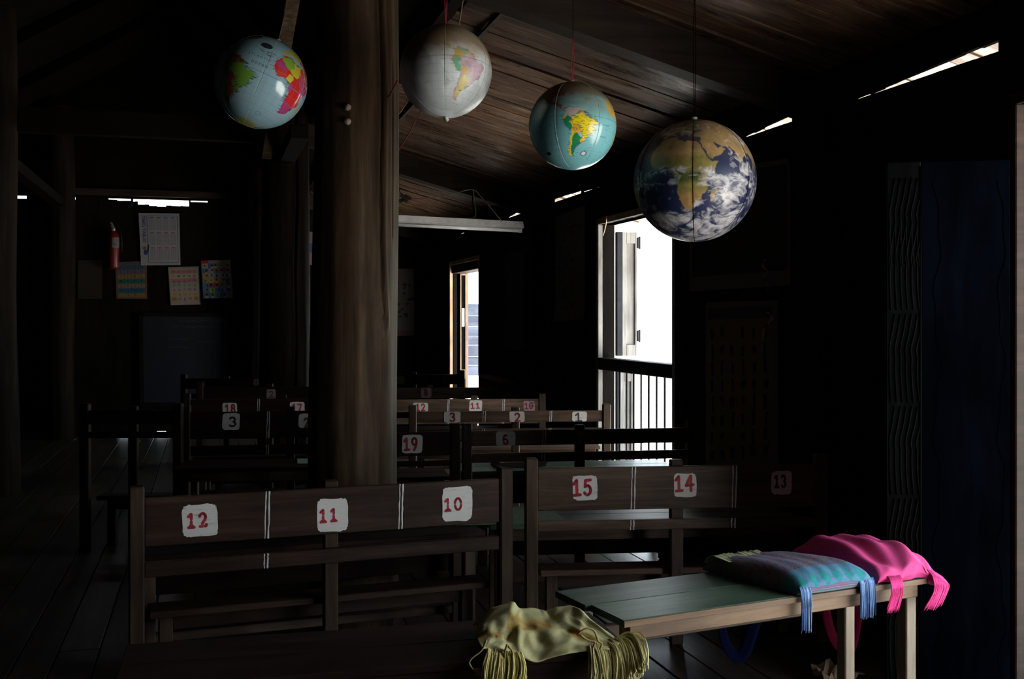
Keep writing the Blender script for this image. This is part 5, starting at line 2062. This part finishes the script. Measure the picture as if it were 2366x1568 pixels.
s.patch('printed_band', [s.rect(.75, 1, .0, .075)], flat(.42, .40, .02))
# green-yellow chart at the lit-edged pillar
s = Sheet('poster', backsheet([(588, 590), (640, 588), (646, 676), (596, 678)]), flat(.24, .27, .03), 'yellow-green chart half hidden by the lit-edged pillar', 'poster', GP)
s.patch('printed_mark', [[(u + .05 * math.cos(a), v + .035 * math.sin(a)) for a in [i * .785 for i in range(8)]] for u, v in ((.15, .22), (.35, .2), (.15, .45), (.3, .62), (.6, .3), (.6, .55), (.8, .4))], flat(.03, .05, .02), .0012, True)
# dull brown sheet, far left
s = Sheet('poster', backsheet([(180, 601), (236, 600), (236, 690), (180, 690)]), flat(.035, .025, .016), 'dull brown sheet left of the red extinguisher', 'poster', GP)
# pink and blue chart between the pillars
s = Sheet('poster', backsheet([(700, 535), (770, 535), (770, 612), (700, 612)]), flat(.30, .16, .24), 'pink and blue chart glimpsed between the two pillars', 'poster', GP)
s.patch('printed_band', [s.rect(0, 1, .35, .62)], flat(.04, .10, .34))
# chart in the far right corner of the back wall
s = Sheet('poster', backsheet([(880, 622), (956, 620), (957, 775), (880, 776)]), flat(.115, .095, .08), 'grey chart with dark marks on the back wall right of the great pillar', 'poster', GP)
rr = random.Random(3)
s.patch('printed_mark', [[(u + .06 * math.cos(a), v + .022 * math.sin(a)) for a in [i * .9 for i in range(7)]] for u, v in [(rr.uniform(.3, .95), rr.uniform(.2, .75)) for _ in range(22)]], flat(.03, .03, .035), .0012, True)
s.patch('printed_band', [s.rect(0, 1, .93, 1)], flat(.13, .045, .05))
# right wall charts
SHADE = 1.0
GP = 'charts on the right wall'
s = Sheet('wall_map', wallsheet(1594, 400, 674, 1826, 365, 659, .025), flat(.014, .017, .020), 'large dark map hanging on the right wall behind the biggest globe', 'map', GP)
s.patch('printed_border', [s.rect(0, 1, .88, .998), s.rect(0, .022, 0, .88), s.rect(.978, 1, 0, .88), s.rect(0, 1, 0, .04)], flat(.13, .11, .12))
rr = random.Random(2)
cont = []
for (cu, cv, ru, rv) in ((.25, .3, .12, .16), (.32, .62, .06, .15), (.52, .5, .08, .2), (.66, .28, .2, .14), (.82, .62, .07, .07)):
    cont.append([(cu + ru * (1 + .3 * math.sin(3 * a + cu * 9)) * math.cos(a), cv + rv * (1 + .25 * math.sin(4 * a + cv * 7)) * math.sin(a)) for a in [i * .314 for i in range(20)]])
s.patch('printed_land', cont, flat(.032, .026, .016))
s = Sheet('poster', wallsheet(1630, 698, 1086, 1797, 693, 1076, .025), flat(.13, .115, .115), 'tall yellow chart with rows of animal silhouettes on the right wall', 'poster', GP)
s.patch('printed_field', [s.rect(.04, .93, .11, .985)], flat(.17, .125, .024))
s.patch('printed_band', [s.rect(.04, .93, .035, .105)], flat(.03, .032, .075))
an = []
rr = random.Random(8)
for k in range(8):
    for q in range(6):
        u, v = .11 + .148 * q + rr.uniform(-.012, .012), .18 + .103 * k + rr.uniform(-.008, .008)
        if rr.random() < .06:
            continue
        w_, h_ = rr.uniform(.025, .048), rr.uniform(.014, .026)
        if rr.random() < .45:
            w_, h_ = w_ * .55, h_ * 1.5
        an.append([(u + w_ * math.cos(a), v + h_ * math.sin(a)) for a in [i * .63 for i in range(10)]])
        sx = rr.choice([-1, 1])
        an.append([(u + sx * w_ * .7 + .014 * math.cos(a), v - h_ * .8 + .009 * math.sin(a)) for a in [i * .9 for i in range(7)]])
        for lx in (-.6, -.25, .3, .65):
            an.append([(u + lx * w_ - .004, v), (u + lx * w_ + .004, v), (u + lx * w_ + .004, v + h_ * 1.8), (u + lx * w_ - .004, v + h_ * 1.8)])
s.patch('printed_animal', an, flat(.012, .011, .009), .0014, True)
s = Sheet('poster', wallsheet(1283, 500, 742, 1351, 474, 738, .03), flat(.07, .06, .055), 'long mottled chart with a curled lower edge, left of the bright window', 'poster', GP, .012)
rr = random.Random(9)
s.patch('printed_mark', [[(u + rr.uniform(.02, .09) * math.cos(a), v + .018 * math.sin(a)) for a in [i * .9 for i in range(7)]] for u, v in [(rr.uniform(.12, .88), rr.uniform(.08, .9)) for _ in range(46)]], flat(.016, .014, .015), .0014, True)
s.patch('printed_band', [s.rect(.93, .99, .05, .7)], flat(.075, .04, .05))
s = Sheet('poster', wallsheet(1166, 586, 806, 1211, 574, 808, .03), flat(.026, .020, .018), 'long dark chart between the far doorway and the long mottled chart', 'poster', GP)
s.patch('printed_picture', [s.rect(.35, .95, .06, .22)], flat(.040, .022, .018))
# curled tapes on the right wall charts
for (pts, lab) in ([((1768, 598), (1763, 615), (1776, 630), (1764, 642), (1775, 655), (1773, 668)), 'twisted scrap of tape hanging on the dark wall map'],
                   [((1772, 720), (1784, 735), (1768, 756), (1762, 785), (1761, 812)), 'torn strip of tape on the upper corner of the animal chart']):
    P = catmull([tuple(onX(px, py, XR - .05)) for px, py in pts], 5)
    Gs = []
    for i, p in enumerate(P):
        a = i * .45
        w_ = .016 * (1 - .3 * i / len(P))
        sd = np.array((math.sin(a) * .5, math.cos(a), 0)) * w_
        Gs.append([p - sd, p, p + sd])
    Gs = np.array(Gs)
    Cc = np.zeros(Gs.shape)
    Cc[...] = (.34, .30, .27)
    o = grid_mesh('tape_strip', Gs, Cc, CLOTH, None, (0, 0, 0), .001)
    tag(o, lab, 'tape')

SHADE = 1.0
GP = 'charts on the right wall'
# blackboard with chalk writing
s = Sheet('blackboard', backsheet([(326, 726), (532, 728), (530, 932), (328, 934)], .05), flat(.006, .008, .013), 'blackboard with faint chalk writing on the back wall', 'blackboard', None, 0, None, .02)
rr = random.Random(15)
ch = []
for (v0, u0, u1) in ((.07, .42, .92), (.13, .35, .9), (.27, .3, .55), (.30, .62, .9), (.36, .3, .5)):
    u = u0
    while u < u1:
        L = rr.uniform(.015, .04)
        strokes([[(u, v0 + rr.uniform(-.012, .012)), (u + L * .5, v0 + rr.uniform(-.014, .014)), (u + L, v0 + rr.uniform(-.012, .012))]], .006, ch, 5)
        u += L * rr.uniform(1.0, 1.5)
s.patch('chalk_writing', ch, flat(.03, .035, .04), .0015, True)
fr = MB()
for (a, b) in ((0, 1), (1, 2), (2, 3), (3, 0)):
    fr.bar(s.c[a], s.c[b], .05, .03, (0, 1, 0))
fr.build('frame', M['wall'], s.root, off=s.o)

# fire extinguisher
fx = onY(262, 622, YB - .085)
r0 = empty('fire_extinguisher', fx)
tag(r0, 'red fire extinguisher hanging on the back wall, left of the charts', 'extinguisher')
MB().lathe([(.05, 0), (.072, .015), (.075, .04), (.075, .40), (.068, .45), (.045, .485), (.025, .50)], (0, 0, 0), 24).build('cylinder', M['redmetal'], r0, True)
MB().lathe([(.022, .495), (.026, .51), (.026, .54), (.018, .55)], (0, 0, 0), 14).build('valve', M['steel'], r0, True)
MB().bar((0, 0, .555), (-.02, -.10, .60), .022, .010).bar((0, 0, .54), (-.02, -.09, .555), .022, .010).build('handle', M['steel'], r0)
MB().tube([(.03, -.01, .53), (.09, -.03, .50), (.105, -.03, .36), (.10, -.02, .22)], .010, 8).build('hose', M['iron'], r0, True)


def band(z0, z1, a0, a1):
    m = MB()
    V = []
    for k in range(13):
        a = math.radians(a0 + (a1 - a0) * k / 12)
        V += [(.0762 * math.cos(a), .0762 * math.sin(a), z0), (.0762 * math.cos(a), .0762 * math.sin(a), z1)]
    return m.add(V, [(2 * k, 2 * k + 2, 2 * k + 3, 2 * k + 1) for k in range(12)])


band(.28, .41, -100, -10).build('paper_label', flat(.16, .12, .08), r0, True)
band(.30, .345, -90, -50).build('label_mark', flat(.04, .08, .24), r0, True)
band(.355, .395, -60, -20).build('label_mark', flat(.05, .10, .16), r0, True)

# fluorescent lamp on wires under the second beam
a, b = W(893, 508, 9.15), W(1206, 524, 9.55)
u_ = (b - a).normalized()
r0 = empty('fluorescent_lamp', (a + b) / 2)
tag(r0, 'white fluorescent lamp fixture hung slanting beneath the second beam', 'lamp')
O = (a + b) / 2
m = MB()
sdv = Vector((-u_.y, u_.x, 0)).normalized()
upv = Vector((0, 0, 1))
V = []
for e in (a, b):
    for (s_, z_) in ((-.028, .045), (.028, .045), (.055, -.012), (.02, -.018), (-.02, -.018), (-.055, -.012)):
        V.append(e + sdv * s_ + upv * z_)
m.add(V, [(0, 1, 7, 6), (1, 2, 8, 7), (2, 3, 9, 8), (3, 4, 10, 9), (4, 5, 11, 10), (5, 0, 6, 11), (0, 5, 4, 3, 2, 1), (6, 7, 8, 9, 10, 11)])
m.build('reflector', M['enamel'], r0, off=O)
MB().tube([a + u_ * .03 - upv * .036, b - u_ * .03 - upv * .036], .015, 12).build('tube', M['tube'], r0, True, off=O)
for e, q in ((a, u_), (b, -u_)):
    MB().box(e + q * .018 - upv * .030, (.03, .03, .045)).build('lamp_holder', M['enamel'], r0, off=O)
m = MB()
for px, py, pt in ((905, 500, 404), (1095, 515, 445)):
    p = onplane(px, py - 8, a, sdv)
    q = onY(px - 4, pt, 10.2)
    q.z = zpl(q.x) - .15
    m.tube([p, p.lerp(q, .5) + Vector((0, 0, -.02)), q], .004, 5)
m.build('hanging_wire', M['darkstring'], r0, True, off=O)
lamp, LO_ = r0, O.copy()
# loose wiring
m = MB()
pts = [(905, 405, 9.9), (918, 430, 9.8), (934, 456, 9.7), (960, 459, 9.6), (1000, 456, 9.6), (1050, 446, 9.6), (1092, 438, 9.6), (1112, 455, 9.6), (1135, 482, 9.5), (1160, 512, 9.45)]
m.tube(catmull([tuple(W(*p)) for p in pts], 5), .004, 5)
pts = [(1093, 438, 9.6), (1097, 470, 9.6), (1098, 500, 9.5), (1075, 503, 9.45), (1120, 508, 9.45)]
m.tube(catmull([tuple(W(*p)) for p in pts], 5), .004, 5)
m.build('cable', M['string'], lamp, True, off=LO_)
q = W(936, 458, 9.68)
m = MB()
for k in range(5):
    aa = k * 1.3
    m.box((.026 * math.cos(aa), .02 * math.sin(aa), .012 * math.sin(aa * 2)), (.06, .022, .03), Matrix.Rotation(aa, 3, 'Y'))
m.build('connector', M['iron'], lamp, loc=q - LO_)
def onceil(px, py):
    rx, ry = ray(px)
    return (px, py, (3.57 + .004 - EYE) / ((HOR - py) / F + .27 * rx))


for (p, q, mt, lab) in ((onceil(972, 255), (896, 389, 5.33), 'redstring', 'red cord slanting from behind the white globe to the pillar'),
                        (onceil(943, 233), (890, 294, 5.33), 'string', 'pale cord above the red cord, beside the great pillar'),
                        ((1080, 2, 5.2), (1060, 62, 5.3), 'string', 'pale cord hanging above the grey-white globe'),
                        ((918, 186, 5.15), (884, 238, 5.33), 'redstring', 'short red cord tied at the top right of the great pillar')):
    a, b = W(*p), W(*q)
    if p[1] < 10:
        a.z = zpl(a.x) + .004
    o = MB().tube([a, (a + b) / 2 + Vector((.004, .004, -.01)), b], .0038, 6).build('cord', M[mt], None, True)
    tag(o, lab, 'cord')
